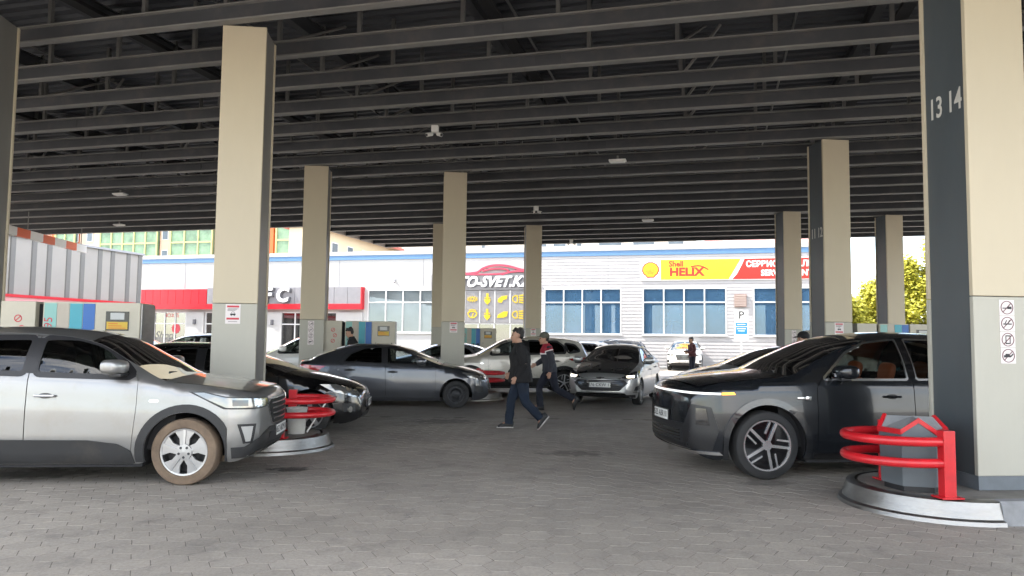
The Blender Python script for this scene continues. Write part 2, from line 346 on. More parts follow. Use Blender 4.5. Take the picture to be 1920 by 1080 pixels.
# lamps and cameras hung under the beams
def w_at(e1, e2, z): p = E1*e1+E2*e2; return (p.x, p.y, z)
m_lamp = mat('lamp_lens', (.75, .75, .72), .3)
def panel_light(e1, e2, label):
    t = empty('canopy_light', w_at(e1, e2, ZB-.16), PHI, label, 'light', 'flat lamps under the canopy')
    MB().box(-.2, .2, -.11, .11, .02, .06, c=.01).build('housing', m_white, t); MB().box(-.17, .17, -.085, .085, 0, .022).build('lens', m_lamp, t); MB().box(-.02, .02, -.02, .02, .06, .16).build('bracket', m_steelbeam, t)
panel_light(-17.2, 18.9, 'white flat canopy lamp nearest the left edge column, larger of two')
panel_light(-22, 24.2, 'white flat canopy lamp above the ribbed shed, near the far edge')
panel_light(-2.1, 17.74, 'white flat canopy lamp high at the centre right, above the grey sedan')
panel_light(-2.1, 26.75, 'small white canopy lamp far back above the yellow banner')
def cctv(e1, e2, rz, label):
    t = empty('security_camera', w_at(e1, e2, ZB-.24), PHI+rz, label, 'camera', 'security cameras under the canopy')
    for s in (-1, 1):
        mb = MB(); mb.tube([(s*.06, 0, .07), (s*.15, -.12, .02)], .04, 10); mb.build('housing', m_white, t, smooth=True)
        MB().tube([(s*.147, -.115, .021), (s*.16, -.128, .0165)], .03, 10).build('lens', m_black, t)
    MB().box(-.07, .07, -.07, .07, .1, .24, c=.01).build('bracket', m_white, t)
cctv(-5.46, 14.45, .2, 'pair of white security cameras under the nearer canopy beams')
cctv(-5.5, 24.0, .5, 'pair of white security cameras far back under the canopy')
cctv(-5.8, 32.2, .3, 'pair of white security cameras at the far canopy edge')

# ================================================================ columns
def ring(cx, cz, r, w, y0, y1, mb, n=28, a0=0, a1=2*pi):
    full = abs(a1-a0-2*pi) < 1e-6; k = n if full else n+1
    v = []
    for i in range(k):
        a = a0+(a1-a0)*i/n
        for rad in (r, r-w):
            for y in (y0, y1): v.append((cx+rad*cos(a), y, cz+rad*sin(a)))
    f = []
    for i in range(n):
        j = (i+1) % k; p, q = 4*i, 4*j
        f += [(p, q, q+2, p+2), (p+1, p+3, q+3, q+1), (p, p+1, q+1, q), (p+2, q+2, q+3, p+3)]
    mb.add(v, f)
def slash(cx, cz, r, w, y0, y1, mb, a=pi/4):
    d = (cos(a), sin(a)); n = (-d[1]*w/2, d[0]*w/2)
    mb.prism([(cx-d[0]*r+n[0], cz-d[1]*r+n[1]), (cx+d[0]*r+n[0], cz+d[1]*r+n[1]), (cx+d[0]*r-n[0], cz+d[1]*r-n[1]), (cx-d[0]*r-n[0], cz-d[1]*r-n[1])], y0, y1, 'y')
def sticker_strip(col, x, z1, w=.15, n=4):
    h = w*1.0
    for k in range(n):
        zc = z1-h*(k+.5)
        p = MB().box(x-w/2, x+w/2, -.004, 0, zc-h/2+.002, zc+h/2-.002).build('notice', m_paper, col)
        mb = MB(); ring(x, zc, .42*w, .045*w, -.007, -.004, mb); slash(x, zc, .40*w, .045*w, -.0075, -.0045, mb)
        mb.build('prohibition_ring', mat('print_brown', (.16, .07, .08), .6), p)
        mb = MB()
        if k == 0: mb.box(x-.3*w, x-.05*w, -.0082, -.0052, zc-.06*w, zc+.0*w).box(x+.02*w, x+.3*w, -.0082, -.0052, zc-.09*w, zc+.07*w)
        if k == 1: mb.box(x-.28*w, x+.28*w, -.0082, -.0052, zc-.06*w, zc+.01*w); slash(x-.1*w, zc+.12*w, .1*w, .04*w, -.0082, -.0052, mb, 1.1); slash(x+.1*w, zc+.12*w, .1*w, .04*w, -.0082, -.0052, mb, 1.1)
        if k == 2: mb.box(x-.16*w, x+.16*w, -.0082, -.0052, zc+.2*w, zc+.27*w).box(x-.16*w, x+.16*w, -.0082, -.0052, zc-.27*w, zc-.2*w).box(x-.16*w, x-.12*w, -.0082, -.0052, zc-.2*w, zc+.2*w).box(x+.12*w, x+.16*w, -.0082, -.0052, zc-.2*w, zc+.2*w)
        if k == 3: mb.box(x-.3*w, x+.14*w, -.0082, -.0052, zc-.1*w, zc+.03*w).box(x-.2*w, x+.05*w, -.0082, -.0052, zc+.03*w, zc+.12*w); slash(x+.22*w, zc+.02*w, .12*w, .07*w, -.0082, -.0052, mb, .8)
        mb.build('pictogram', m_ink, p)
def sticker_car(col, x, z1, w=.2, h=.27):
    p = MB().box(x-w/2, x+w/2, -.004, 0, z1-h, z1).build('notice', m_paper, col)
    MB().box(x-w*.4, x+w*.4, -.006, -.0041, z1-.17*h, z1-.07*h).box(x-w*.42, x+w*.42, -.006, -.0041, z1-.79*h, z1-.69*h).build('print_band', m_inkred, p)
    mb = MB(); mb.box(x-w*.18, x+w*.18, -.006, -.0041, z1-.56*h, z1-.48*h); ring(x, z1-.47*h, .12*w, .025*w, -.006, -.0041, mb, 12, 0, pi); ring(x-.1*w, z1-.57*h, .045*w, .03*w, -.0065, -.0045, mb, 10); ring(x+.1*w, z1-.57*h, .045*w, .03*w, -.0065, -.0045, mb, 10)
    mb.build('pictogram', m_ink, p)
    mb = MB()
    for k in range(3): mb.box(x-w*.36, x+w*(.36-.1*k), -.006, -.0041, z1-(.245+.05*k)*h, z1-(.225+.05*k)*h)
    mb.box(x-w*.3, x+w*.3, -.006, -.0041, z1-.9*h, z1-.88*h); mb.build('small_print', m_ink, p)
CW, CD = .60, .68
def column(x, y, label, nums=None, numside=-1, strip=None, car=None):
    t = empty('canopy_column', (x, y, .2), 0, label, 'column', 'columns carrying the canopy')
    h = ZB-.2; sz = 1.995-.2
    for (a, b) in ((0, .05), (CD-.05, CD)):
        MB().box(-CW/2, CW/2, a, b, .13, sz-.003, c=.008).build('lower_panel', m_cream2, t); MB().box(-CW/2, CW/2, a, b, sz+.003, h, c=.008).build('upper_panel', m_cream, t)
    MB().box(-CW/2+.02, CW/2-.02, .05, CD-.05, .13, h-.001).build('core', m_core if x > 4.5 else m_core_lit, t)
    MB().box(-CW/2+.012, CW/2-.012, .012, CD-.012, 0, .13).build('plinth', m_plinth, t)
    if nums:
        M_ = Matrix.Translation((-CW/2+.0195, CD/2, 3.92-.2)) @ Matrix.Rotation(-pi/2, 4, 'Z') @ Matrix.Rotation(pi/2, 4, 'X')
        text(nums, .30, mat('number_white', (.55, .54, .5), .5), t, M_, 'number', .002, sx=.72, bold=.004)
    if strip is not None: sticker_strip(t, strip, 1.965-.2)
    if car is not None: sticker_car(t, car, 1.985-.2)
    return t
column(-6.27, 10.65, 'beige column cut by the left edge of the picture')
column(-2.71, 10.79, 'tall beige column between the silver SUV and the black sedan', car=-.02)
column(-3.01, 19.53, 'beige column directly behind the black sedan, left of the pump attendant', strip=-.02)
column(.54, 19.71, 'beige column behind the bonnet of the grey sedan', car=.01)
column(.27, 28.74, 'far narrow beige column just left of the one behind the grey sedan', car=.2)
column(3.8, 28.44, 'far beige column between the car-light shop and the blue windows', car=0)
column(5.33, 6.60, 'near beige and grey column with numbers 13 14 beside the bin', '13 14', strip=.035)
column(8.56, 15.25, 'beige and grey column with numbers 11 12 behind the dark SUV', '11 12', car=0)
column(11.86, 23.93, 'far beige column in front of the red part of the banner', strip=.0)
column(15.51, 23.99, 'far right beige column in front of the yellow green trees')
column(8.93, 6.65, 'beige column outside the right edge, paired with the 13 14 column')
column(12.15, 15.3, 'beige column hidden behind the 13 14 column')
# ================================================================ islands
def stadium(x0, x1, r, n=14, off=0):
    p = []
    for k in range(n+1): a = -pi/2+pi*k/n; p.append((x1+(r+off)*cos(a), (r+off)*sin(a)))
    for k in range(n+1): a = pi/2+pi*k/n; p.append((x0+(r+off)*cos(a), (r+off)*sin(a)))
    return p
def island(xa, xb, yc, label):
    t = empty('pump_island', ((xa+xb)/2, yc, 0), 0, label, 'kerb', 'raised pump islands')
    hl = (xb-xa)/2+.46; R = .80
    def band(side):
        mb = MB(); n = 20; rows = [(.0, .095), (.035, .085), (.05, .05), (.185, .012), (.2, -.01), (.203, -.07)]
        for z, o in rows:
            for k in range(n+1):
                a = -pi/2+pi*k/n; mb.v.append((side*(hl+(R+o)*cos(a)), (R+o)*sin(a), z))
        for i in range(len(rows)-1):
            for k in range(n): mb.f.append((i*(n+1)+k, i*(n+1)+k+1, (i+1)*(n+1)+k+1, (i+1)*(n+1)+k))
        return mb.build('nose_plate', m_stain, t, smooth=True)
    band(1); band(-1)
    for s in (-1, 1):
        MB().prism([(s*(R-.1), .0), (s*(R+.06), 0), (s*(R+.035), .165), (s*(R+.01), .2), (s*(R-.1), .2)], -hl, hl, 'x').build('kerb', m_conc, t)
    MB().prism(stadium(-hl, hl, R-.095), .0, .197).build('slab', m_slab, t)
    # nose infill under the plate
    return t
isl = [(-6.27, -2.71, 11.08, 'raised pump island with steel nose beside the silver SUV'), (-3.01, .54, 19.96, 'raised pump island with steel nose behind the grey sedan'), (.27, 3.8, 28.93, 'far raised pump island behind the white SUV'),
       (5.33, 8.93, 6.95, 'near raised pump island with curved steel nose at right'), (8.56, 12.15, 15.62, 'raised pump island behind the dark SUV'), (11.86, 15.51, 24.3, 'far right raised pump island')]
for a in isl: island(*a)
# ---------------------------------------------------------------- red barriers
def barrier(xc, yc, s, label):
    t = empty('crash_barrier', (xc, yc, .2), 0, label, 'barrier', 'red tube barriers on the island noses')
    yb_ = (-.66, .24)
    for k in yb_:
        MB().box(-.055, .055, k-.045, k+.045, .0, .585, c=.006).build('post', m_red, t)
        MB().box(-.1, .1, k-.08, k+.08, .003, .016).build('foot_plate', m_red, t)
    for z in (.485, .30):
        pts = [(0, -.66, z)]; yc_, yh_ = -.21, .45
        for i in range(25):
            a = -pi/2+pi*i/24; pts.append((s*(.08+.54*max(0, cos(a))**.8), yc_+yh_*sin(a), z))
        pts.append((0, .24, z))
        MB().tube(pts, .041, 12).build('rail', m_red, t, smooth=True)
    return t
barrier(4.50, 6.95, -1, 'red tube barrier round the hexagonal bin at right')
barrier(-1.98, 11.08, 1, 'red tube barrier in front of the black sedan')
barrier(1.25, 19.96, 1, 'red tube barrier behind the walking man, before the white SUV')
barrier(7.8, 15.62, -1, 'red tube barrier hidden behind the dark SUV')
# ---------------------------------------------------------------- bins
t = empty('litter_bin', (4.50, 6.76, .2), radians(38), 'grey hexagonal litter bin with red gabled rim inside the barrier', 'bin')
def hexp(r, a0=0): return [(r*cos(a0+k*pi/3), r*sin(a0+k*pi/3)) for k in range(6)]
HH = hexp(.29); ZE, ZP = .545, .655
gab = [k % 2 == 1 for k in range(6)]; gab[3] = True; gab = [False, True, False, True, False, True]
mb = MB(); lo_ = hexp(.275)
for i in range(6):
    a, b = HH[i], HH[(i+1) % 6]; la, lb = lo_[i], lo_[(i+1) % 6]; m_ = ((a[0]+b[0])/2, (a[1]+b[1])/2)
    if gab[i]: mb.add([(la[0], la[1], .05), (lb[0], lb[1], .05), (b[0], b[1], ZE), (m_[0], m_[1], ZP), (a[0], a[1], ZE)], [(0, 1, 2, 3, 4)])
    else: mb.add([(la[0], la[1], .05), (lb[0], lb[1], .05), (b[0], b[1], ZE), (a[0], a[1], ZE)], [(0, 1, 2, 3)])
mb.add([(x, y, .05) for x, y in lo_], [tuple(range(6))]); mb.build('bin_body', m_binG, t)
mb = MB()
for i in range(6):
    a, b = HH[i], HH[(i+1) % 6]; m_ = ((a[0]+b[0])/2, (a[1]+b[1])/2); k = 1.045
    for p, q, zp, zq in (((a, m_, ZE, ZP), (m_, b, ZP, ZE)) if gab[i] else ((a, b, ZE, ZE),)):
        mb.add([(p[0]*k, p[1]*k, zp-.03), (q[0]*k, q[1]*k, zq-.03), (q[0]*k, q[1]*k, zq+.016), (p[0]*k, p[1]*k, zp+.016), (p[0]*.92, p[1]*.92, zp-.03), (q[0]*.92, q[1]*.92, zq-.03), (q[0]*.92, q[1]*.92, zq+.016), (p[0]*.92, p[1]*.92, zp+.016)],
               [(0, 1, 2, 3), (5, 4, 7, 6), (3, 2, 6, 7), (0, 4, 5, 1), (0, 3, 7, 4), (1, 5, 6, 2)])
mb.build('rim', m_red, t)
mb = MB(); ct = (0, 0, ZP+.01)
for i in range(6):
    a, b = HH[i], HH[(i+1) % 6]; m_ = ((a[0]+b[0])/2*.95, (a[1]+b[1])/2*.95, ZP); a = (a[0]*.95, a[1]*.95, ZE); b = (b[0]*.95, b[1]*.95, ZE)
    if gab[i]: mb.add([a, m_, ct, b], [(0, 1, 2), (1, 3, 2)])
    else: mb.add([a, b, ct], [(0, 1, 2)])
mb.build('lid', mat('lid_grey', (.26, .27, .28), .4, var=.15, scale=8, dirt=.4), t)
MB().prism(hexp(.25), 0, .05).build('foot', m_black, t)
t = empty('bucket', (-1.86, 10.98, .2), 0, 'pale grey plastic bucket under the red barrier by the silver SUV', 'bucket')
MB().lathe([(0, 0), (.115, 0), (.125, .14), (.14, .34), (.148, .345), (.148, .36), (.132, .36), (.118, .02), (0, .02)], 24).build('bucket_body', mat('bucket_plastic', (.5, .5, .47), .5, var=.06, dirt=.25), t, smooth=True)
MB().tube([(.14*cos(a), .02, .34-.0-.16*sin(a)*.4) for a in [pi*k/12 for k in range(13)]], .005, 6).build('handle', m_stain, t, smooth=True)
t = empty('squeegee', (-1.74, 11.12, .2), radians(15), 'window squeegee with pale handle leaning on the red barrier', 'squeegee')
MB().tube([(0, 0, 0), (.34, .18, .50)], .012, 8).build('handle', m_white, t, smooth=True); MB().box(.28, .4, .06, .3, .49, .53, c=.006).build('head', m_binG, t)
# ---------------------------------------------------------------- fuel dispensers
m_dbody = mat('dispenser_beige', (.50, .47, .385), .45, var=.05, scale=3, dirt=.12)
m_teal = mat('stripe_mint', (.22, .45, .42), .4); m_tan = mat('stripe_tan', (.42, .38, .32), .4); m_turq = mat('stripe_turquoise', (.05, .33, .42), .4); m_blue = mat('stripe_blue', (.025, .13, .42), .4)
m_screen = mat('screen_black', (.02, .022, .025), .15); m_lcd = mat('screen_grey', (.45, .47, .47), .3); m_yel = mat('notice_yellow', (.62, .42, .05), .5)
def dispenser(x0, y, label, flip=False):
    t = empty('fuel_dispenser', (x0, y, .2), 0, label, 'fuel pump', 'fuel dispensers on the islands')
    D0, D1 = -.26, .26; H = 1.78
    # hydraulic cabinet, hose tower, stripes, electronics head
    MB().box(0, .44, D0, D1, 0, H, c=.012).build('side_cabinet', m_dbody, t)
    MB().box(.44, .52, D0+.1, D1-.1, 0, H-.03).build('recess', m_dark, t)
    MB().box(.52, 1.20, D0+.03, D1-.03, 0, H, c=.01).build('hose_cabinet', m_dbody, t)
    xs = [.535, .70, .86, 1.03, 1.19]
    for i, m in enumerate((m_teal, m_tan, m_turq, m_blue)):
        for s in (-1, 1):
            ya = D0+.03 if s < 0 else D1-.03
            st = MB().box(xs[i]+.004, xs[i+1]-.004, ya+s*.006, ya, .75, H-.02).build('stripe', m, t)
        yn = D0+.03
        nz = MB().tube([(xs[i]+.08, yn-.05, .95), (xs[i]+.08, yn-.09, 1.12), (xs[i]+.08, yn-.03, 1.2)], .022, 8).tube([(xs[i]+.08, yn-.05, .95), (xs[i]+.08, yn-.13, .6), (xs[i]+.08, yn-.1, .3), (xs[i]+.08, yn-.01, .35)], .014, 8)
        nz.build('nozzle', m_black, t, smooth=True)
    MB().box(1.20, 1.78, D0, D1, 0, H, c=.012).build('head_cabinet', m_dbody, t)
    MB().box(1.785, 1.80, D0+.02, D1-.02, .05, H-.02).build('end_panel', m_stain, t)
    for s in (-1, 1):
        ya = D0 if s < 0 else D1
        def P(z0, z1, a, b, m, n, dp): return MB().box(a, b, ya+s*dp, ya, z0, z1).build(n, m, t)
        sc = P(1.40, 1.66, 1.34, 1.64, m_screen, 'display', .006)
        P(1.55, 1.64, 1.40, 1.58, m_lcd, 'lcd', .009)
        P(1.42, 1.52, 1.355, 1.625, m_yel, 'notice', .010)
        mb = MB()
        for k in range(3): mb.box(1.38, 1.60-.05*k, ya+s*.0125, ya+s*.0105, 1.43+.03*k, 1.44+.03*k)
        mb.build('notice_print', mat('print_orange', (.6, .12, .02), .6), t)
        mb = MB(); ring(1.30, 1.22, .015, .014, ya+s*.008, ya-s*.002, mb, 10); ring(1.70, 1.22, .015, .014, ya+s*.008, ya-s*.002, mb, 10); mb.build('lock', m_black, t)
    # number and round stickers
    text('95', .15, m_inkred, t, Matrix.Translation((.60, D0+.0225, 1.50)) @ Matrix.Rotation(pi/2, 4, 'X') @ Matrix.Rotation(pi/2, 4, 'Z'), 'grade_number', .0015)
    text('K', .10, m_ink, t, Matrix.Translation((.60, D0+.0225, 1.30)) @ Matrix.Rotation(pi/2, 4, 'X'), 'grade_number', .0015)
    mb = MB()
    for k in range(3): ring(.25+.05*((k % 2)-.5), 1.55-.14*k, .05, .012, D0-.004, D0+.001, mb, 16); slash(.25+.05*((k % 2)-.5), 1.55-.14*k, .045, .012, D0-.004, D0+.001, mb)
    mb.build('warning_stickers', m_inkred, t)
    MB().box(.22, .28, D0-.006, D0, 1.0, 1.04).build('lock_plate', m_black, t)
    return t
dispenser(-5.72, 11.02, 'beige fuel dispenser with coloured stripes behind the silver SUV roof')
dispenser(-2.72, 19.88, 'beige fuel dispenser with coloured stripes beside the pump attendant')
dispenser(.62, 28.95, 'far fuel dispenser with blue stripe in front of the car-light shop')
dispenser(9.05, 15.65, 'fuel dispenser whose striped top shows above the dark SUV roof')
dispenser(12.55, 24.3, 'far fuel dispenser between the two far right columns')
# ================================================================ service building (facade plane 46 m out, parallel to the beams)
def on_e(e1, e2): p = E1*e1+E2*e2; return (p.x, p.y, 0)
fb = empty('service_building', on_e(0, 46), PHI, 'long white service building with blue parapet line and shop signs', 'building')
m_fac = mat('facade_white', (.43, .425, .42), .55, var=.03, scale=.8, dirt=.08, dirtcol=(.5, .48, .46), stretch=(1, 1, .3))
m_sid = mat('siding_white', (.40, .388, .388), .5, var=.03, scale=.8)
m_pblue = mat('parapet_blue', (.10, .21, .38), .5, var=.05)
m_frame = mat('window_frame_white', (.6, .6, .6), .4)
def filmglass(name, film, k):
    m = glass(name, (.4, .5, .55), 1, .12, (.8, .9, 1)); t_ = m.node_tree; mx = [n for n in t_.nodes if n.type == 'MIX_SHADER'][0]; o_ = [n for n in t_.nodes if n.type == 'OUTPUT_MATERIAL'][0]
    d = t_.nodes.new('ShaderNodeBsdfDiffuse'); m2 = t_.nodes.new('ShaderNodeMixShader'); m2.inputs[0].default_value = k
    nz = t_.nodes.new('ShaderNodeTexNoise'); nz.inputs['Scale'].default_value = .6; nz.inputs['Detail'].default_value = 3; g = t_.nodes.new('ShaderNodeNewGeometry'); t_.links.new(g.outputs['Position'], nz.inputs['Vector'])
    rp = t_.nodes.new('ShaderNodeValToRGB'); rp.color_ramp.elements[0].position = .3; rp.color_ramp.elements[1].position = .7; rp.color_ramp.elements[0].color = (*[c*.72 for c in film], 1); rp.color_ramp.elements[1].color = (*film, 1)
    t_.links.new(nz.outputs['Fac'], rp.inputs[0]); t_.links.new(rp.outputs[0], d.inputs[0]); t_.links.new(mx.outputs[0], m2.inputs[1]); t_.links.new(d.outputs[0], m2.inputs[2]); t_.links.new(m2.outputs[0], o_.inputs[0]); return m
m_fgl = filmglass('facade_glass', (.085, .19, .33), .5)
m_fred = mat('shop_red', (.52, .008, .02), .4, var=.04); m_fgrey = mat('shop_grey', (.25, .245, .26), .45, .2, var=.05)
m_room = mat('room_wall', (.16, .2, .23), .8, var=.25, scale=.6); m_floor = mat('room_floor', (.2, .2, .2), .6)
X0, X1, ZT = -41.0, 7.0, 7.05
# openings: (x0, x1, z0, z1)
op = [(-39.3, -35.75, .15, 3.28), (-34.2, -29.6, .15, 3.28), (-28.3, -24.0, .15, 3.28), (-21.86, -16.9, 1.95, 4.76), (-15.35, -11.0, .1, 2.60), (-9.97, -5.2, 1.95, 4.76), (-3.93, .92, 1.95, 4.76), (2.41, 6.3, 1.95, 4.76)]
def wall_pieces(x0, x1, z0, z1, ops):
    r = []; xs = x0
    for (a, b, c, d) in ops:
        r.append((xs, a, z0, z1)); r.append((a, b, z0, c)); r.append((a, b, d, z1)); xs = b
    r.append((xs, x1, z0, z1)); return [q for q in r if q[1]-q[0] > .01 and q[3]-q[2] > .01]
mb = MB()
for (a, b, c, d) in wall_pieces(X0, -10.9, 0, 6.75, op[:5]): mb.box(a, b, 0, .3, c, d)
mb.build('wall', m_fac, fb)
sid = MB()
for (a, b, c, d) in wall_pieces(-10.9, X1, 0, 6.75, op[5:]):   # lapped siding
    z = c
    while z < d-.01:
        k = math.floor(z/.2+1e-6); z2 = min((k+1)*.2, d); f0 = (z-k*.2)/.2; f1 = (z2-k*.2)/.2
        sid.add([(a, -.022*(1-f0), z), (b, -.022*(1-f0), z), (b, -.022*(1-f1), z2), (a, -.022*(1-f1), z2), (a, .3, z), (b, .3, z), (b, .3, z2), (a, .3, z2)], [(0, 1, 2, 3), (4, 7, 6, 5), (0, 4, 5, 1), (0, 3, 7, 4), (1, 5, 6, 2), (3, 2, 6, 7)]); z = z2
sid.build('siding', m_sid, fb)
MB().box(X0, X1, -.06, .3, 6.752, 7.05).build('parapet_band', m_pblue, fb); MB().box(X0, X1, -.10, .34, 7.052, 7.3).build('coping', m_fac, fb)
MB().box(X0, X1, .3, 12, 7.0, 7.04).box(X1-.3, X1-.001, .301, 12, 0, 6.9).box(X0, X1, 11.7, 12, 0, 6.99).box(X0+.001, X0+.3, .301, 11.7, 0, 6.9).build('shell', m_fac, fb)
MB().box(X0+.4, X1-.4, 3.2, 3.3, 0, 6.5).box(X0+.4, X1-.4, .32, 3.2, 5.2, 5.3).build('inner_wall', m_room, fb); MB().box(X0+.4, X1-.4, .31, 3.2, 0, .05).build('inner_floor', m_floor, fb)
for x in range(-36, 0, 6):
    if x not in (-12,): MB().box(x-.015, x+.015, -.012, 0.02, 4.95, 6.75).build('panel_joint', m_fgrey, fb)
def window(a, b, c, d, nx, tz, name='window', gl=None):
    f = .07; w_ = MB().box(a, b, -.03, .08, c, c+f).box(a, b, -.03, .08, d-f, d).box(a, a+f, -.03, .08, c+f, d-f).box(b-f, b, -.03, .08, c+f, d-f)
    xs = [a+f+(b-a-2*f)*k/nx for k in range(nx+1)]
    for x in xs[1:-1]: w_.box(x-.04, x+.04, -.028, .078, c+f, d-f)
    if tz: w_.box(a+f, b-f, -.026, .076, tz-.04, tz+.04)
    w_ = w_.build(name, m_frame, fb)
    MB().box(a-.06, b+.06, -.10, -.031, c-.05, c-.001).build('sill', m_frame, w_)
    zs = [c+f, tz-.04, tz+.04, d-f] if tz else [c+f, d-f]
    for k in range(nx):
        for j in range(0, len(zs), 2):
            MB().box(xs[k]+.02, xs[k+1]-.02, .02, .03, zs[j]-.02, zs[j+1]+.02).build('pane', gl or m_fgl, w_)
    return w_
window(*op[3], 4, 3.93, gl=filmglass('facade_glass_pale', (.30, .35, .37), .45)); window(*op[5], 4, 3.9); window(*op[6], 4, 3.9); window(*op[7], 3, 3.9)
for q in op[:3]: window(*q, 4, 2.45, 'shop_window', glass('shop_glass', (.35, .36, .36), 1, .12))
window(*op[4], 4, 0, 'entrance', glass('shop_glass', (.35, .36, .36), 1, .12))
# curtains, shelves, blinds and goods behind the panes
rc_ = random.Random(9)
for (a_, b_, c0, d0) in op[5:]:
    x = a_
    while x < b_-.3:
        if rc_.random() < .55: MB().box(x, x+rc_.uniform(.25, .7), .5+rc_.uniform(0, .6), 1.2, c0, c0+rc_.uniform(1.2, 2.7)).build('interior_rack', mat('rack_%d' % rc_.randrange(3), [(.05, .09, .12), (.12, .16, .17), (.22, .3, .36)][rc_.randrange(3)], .7), fb)
        x += .6
    MB().box(a_, b_, .4, .45, d0-.95, d0-.02).build('interior_blind', mat('upper_blind', (.12, .2, .3), .7), fb)
m_blind = mat('blind_blue', (.10, .30, .48), .6); m_goods = mat('goods_aqua', (.12, .5, .55), .5); m_goodsw = mat('goods_white', (.7, .72, .7), .5)
for (a, b) in ((-21.7, -20.8), (-19.45, -18.35), (-18.2, -17.1)): MB().box(a, b, .12, .14, 4.02, 4.66).build('blind', m_blind, fb)
MB().box(-20.72, -19.6, .12, .14, 4.02, 4.66).build('blind', mat('blind_brown', (.2, .17, .14), .6), fb)
MB().box(-21.7, -17.0, .5, .52, 2.0, 3.85).build('blind', mat('blind_pale', (.5, .53, .53), .7, var=.1, scale=2), fb)
MB().box(-6.3, -5.4, .4, .6, 2.1, 2.9).build('goods', mat('goods_blue', (.08, .36, .6), .5), fb)
MB().box(-8.6, -8.1, .4, .7, 2.1, 2.7).build('goods', m_goods, fb)
for k in range(3): MB().box(-.2, .82, .35, .6, 2.02+.25*k, 2.24+.25*k, c=.02).build('goods', m_goods, fb)
for k in range(2): MB().box(2.5, 3.6, .35, .6, 2.02+.3*k, 2.28+.3*k, c=.02).build('goods', m_goods, fb)
rg = random.Random(4)
for k in range(9):
    x = -3.7+k*.36; MB().box(x, x+.2, .3, .48, 2.02, 2.02+rg.uniform(.16, .36), c=.03).build('goods', [m_goodsw, mat('goods_green', (.25, .5, .12), .5), m_goods][k % 3], fb)
MB().box(-9.8, -8.9, .3, .32, 3.98, 4.4).build('notice', m_goodsw, fb)
# ---- fried chicken shop front: red and grey fascia, white letters
kf = MB()
for i in range(9): x = -39.6+i*.63; MB().box(x+.01, x+.62, -.35, 0, 3.82, 4.85).build('fascia_panel', m_fred, fb)
for i in range(12): x = -33.9+i*.975; MB().box(x+.012, x+.963, -.35, 0, 3.82, 4.93).build('fascia_panel', m_fgrey, fb)
MB().box(-39.6, -22.2, -.42, 0, 3.46, 3.815).build('fascia_band', m_fred, fb)
MB().box(-22.2, -22.12, -.42, 0, 3.46, 4.93).build('fascia_end', m_fred, fb)
m_let = mat('letter_white', (.8, .8, .8), .4); m_letd = mat('letter_side', (.10, .10, .11), .5)
for ch, x in (('K', -30.65), ('F', -29.1), ('C', -27.95)):
    text(ch, 1.32, m_letd, fb, FM(x+.08, -.42, 4.34), 'letter_side', .06, shear=.12, bold=.07); text(ch, 1.32, m_let, fb, FM(x, -.52, 4.38), 'letter', .03, shear=.12, bold=.05)
for x in (-35.68, -29.55): pl = MB().box(x, x+1.4, -.12, 0, 0, 3.27).build('pilaster', m_fac, fb); MB().box(x+.62, x+.8, -.26, -.121, 2.4, 2.75, c=.02).build('wall_lamp', m_letd, pl)
MB().box(-24.1, -22.2, -.12, -.001, 0, 3.27).build('pilaster', m_fac, fb)
text('Shop', .75, m_letd, fb, FM(-37.6, .012, 1.6), 'window_lettering', .002, shear=.3)
text('BOXES', .4, m_inkred, fb, FM(-37.0, .012, 3.02), 'window_lettering', .002)
mb = MB(); mb.prism([(-36.6+.35*cos(k*pi/10), 2.1+.35*sin(k*pi/10)) for k in range(20)], .008, .014, 'y'); mb.build('round_sticker', m_inkred, fb)
# ---- car-light shop: grey sign, red car outline, white letters, yellow lamp symbols
m_sgrey = mat('sign_grey', (.22, .215, .22), .5, .1, var=.06); m_icon = mat('icon_yellow', (.62, .43, .01), .5); m_carred = mat('car_outline_red', (.45, .05, .09), .4)
MB().box(-17.4, -10.75, -.12, 0, 4.70, 5.72).build('sign_board', m_sgrey, fb)
def path_band(pts, w, y0, y1, mb):
    for (a, b) in zip(pts[:-1], pts[1:]):
        d = Vector((b[0]-a[0], b[1]-a[1])); n = Vector((-d.y, d.x)).normalized()*w/2
        mb.prism([(a[0]+n.x, a[1]+n.y), (b[0]+n.x, b[1]+n.y), (b[0]-n.x, b[1]-n.y), (a[0]-n.x, a[1]-n.y)], y0, y1, 'y')
def spl(pts, n=6):
    o = []
    for i in range(len(pts)-1):
        p0 = pts[max(i-1, 0)]; p1 = pts[i]; p2 = pts[i+1]; p3 = pts[min(i+2, len(pts)-1)]
        for k in range(n):
            t = k/n; o.append(tuple(.5*(2*p1[j]+(p2[j]-p0[j])*t+(2*p0[j]-5*p1[j]+4*p2[j]-p3[j])*t*t+(3*p1[j]-p0[j]-3*p2[j]+p3[j])*t**3) for j in (0, 1)))
    o.append(pts[-1]); return o
mb = MB(); path_band(spl([(-16.6, 5.78), (-15.6, 5.74), (-14.4, 5.80), (-13.9, 6.08), (-13.2, 6.25), (-12.3, 6.20), (-11.5, 5.98), (-10.9, 5.86)]), .13, -.16, -.04, mb)
path_band(spl([(-15.2, 5.70), (-13.6, 5.68), (-12.5, 5.74), (-12.25, 5.9), (-12.6, 6.02), (-13.3, 6.03), (-13.95, 5.90)]), .10, -.165, -.045, mb)
path_band(spl([(-12.7, 5.66), (-12.2, 5.80), (-11.6, 5.86), (-10.9, 5.82)]), .11, -.17, -.05, mb); mb.build('car_outline', m_carred, fb)
text('AUTO-SVET.KZ', .92, m_letd, fb, FM(-13.72, -.14, 5.14), 'letter_side', .02, shear=.35, sx=.93, bold=.03); text('AUTO-SVET.KZ', .92, m_let, fb, FM(-13.82, -.19, 5.19), 'letter', .02, shear=.35, sx=.93, bold=.03)
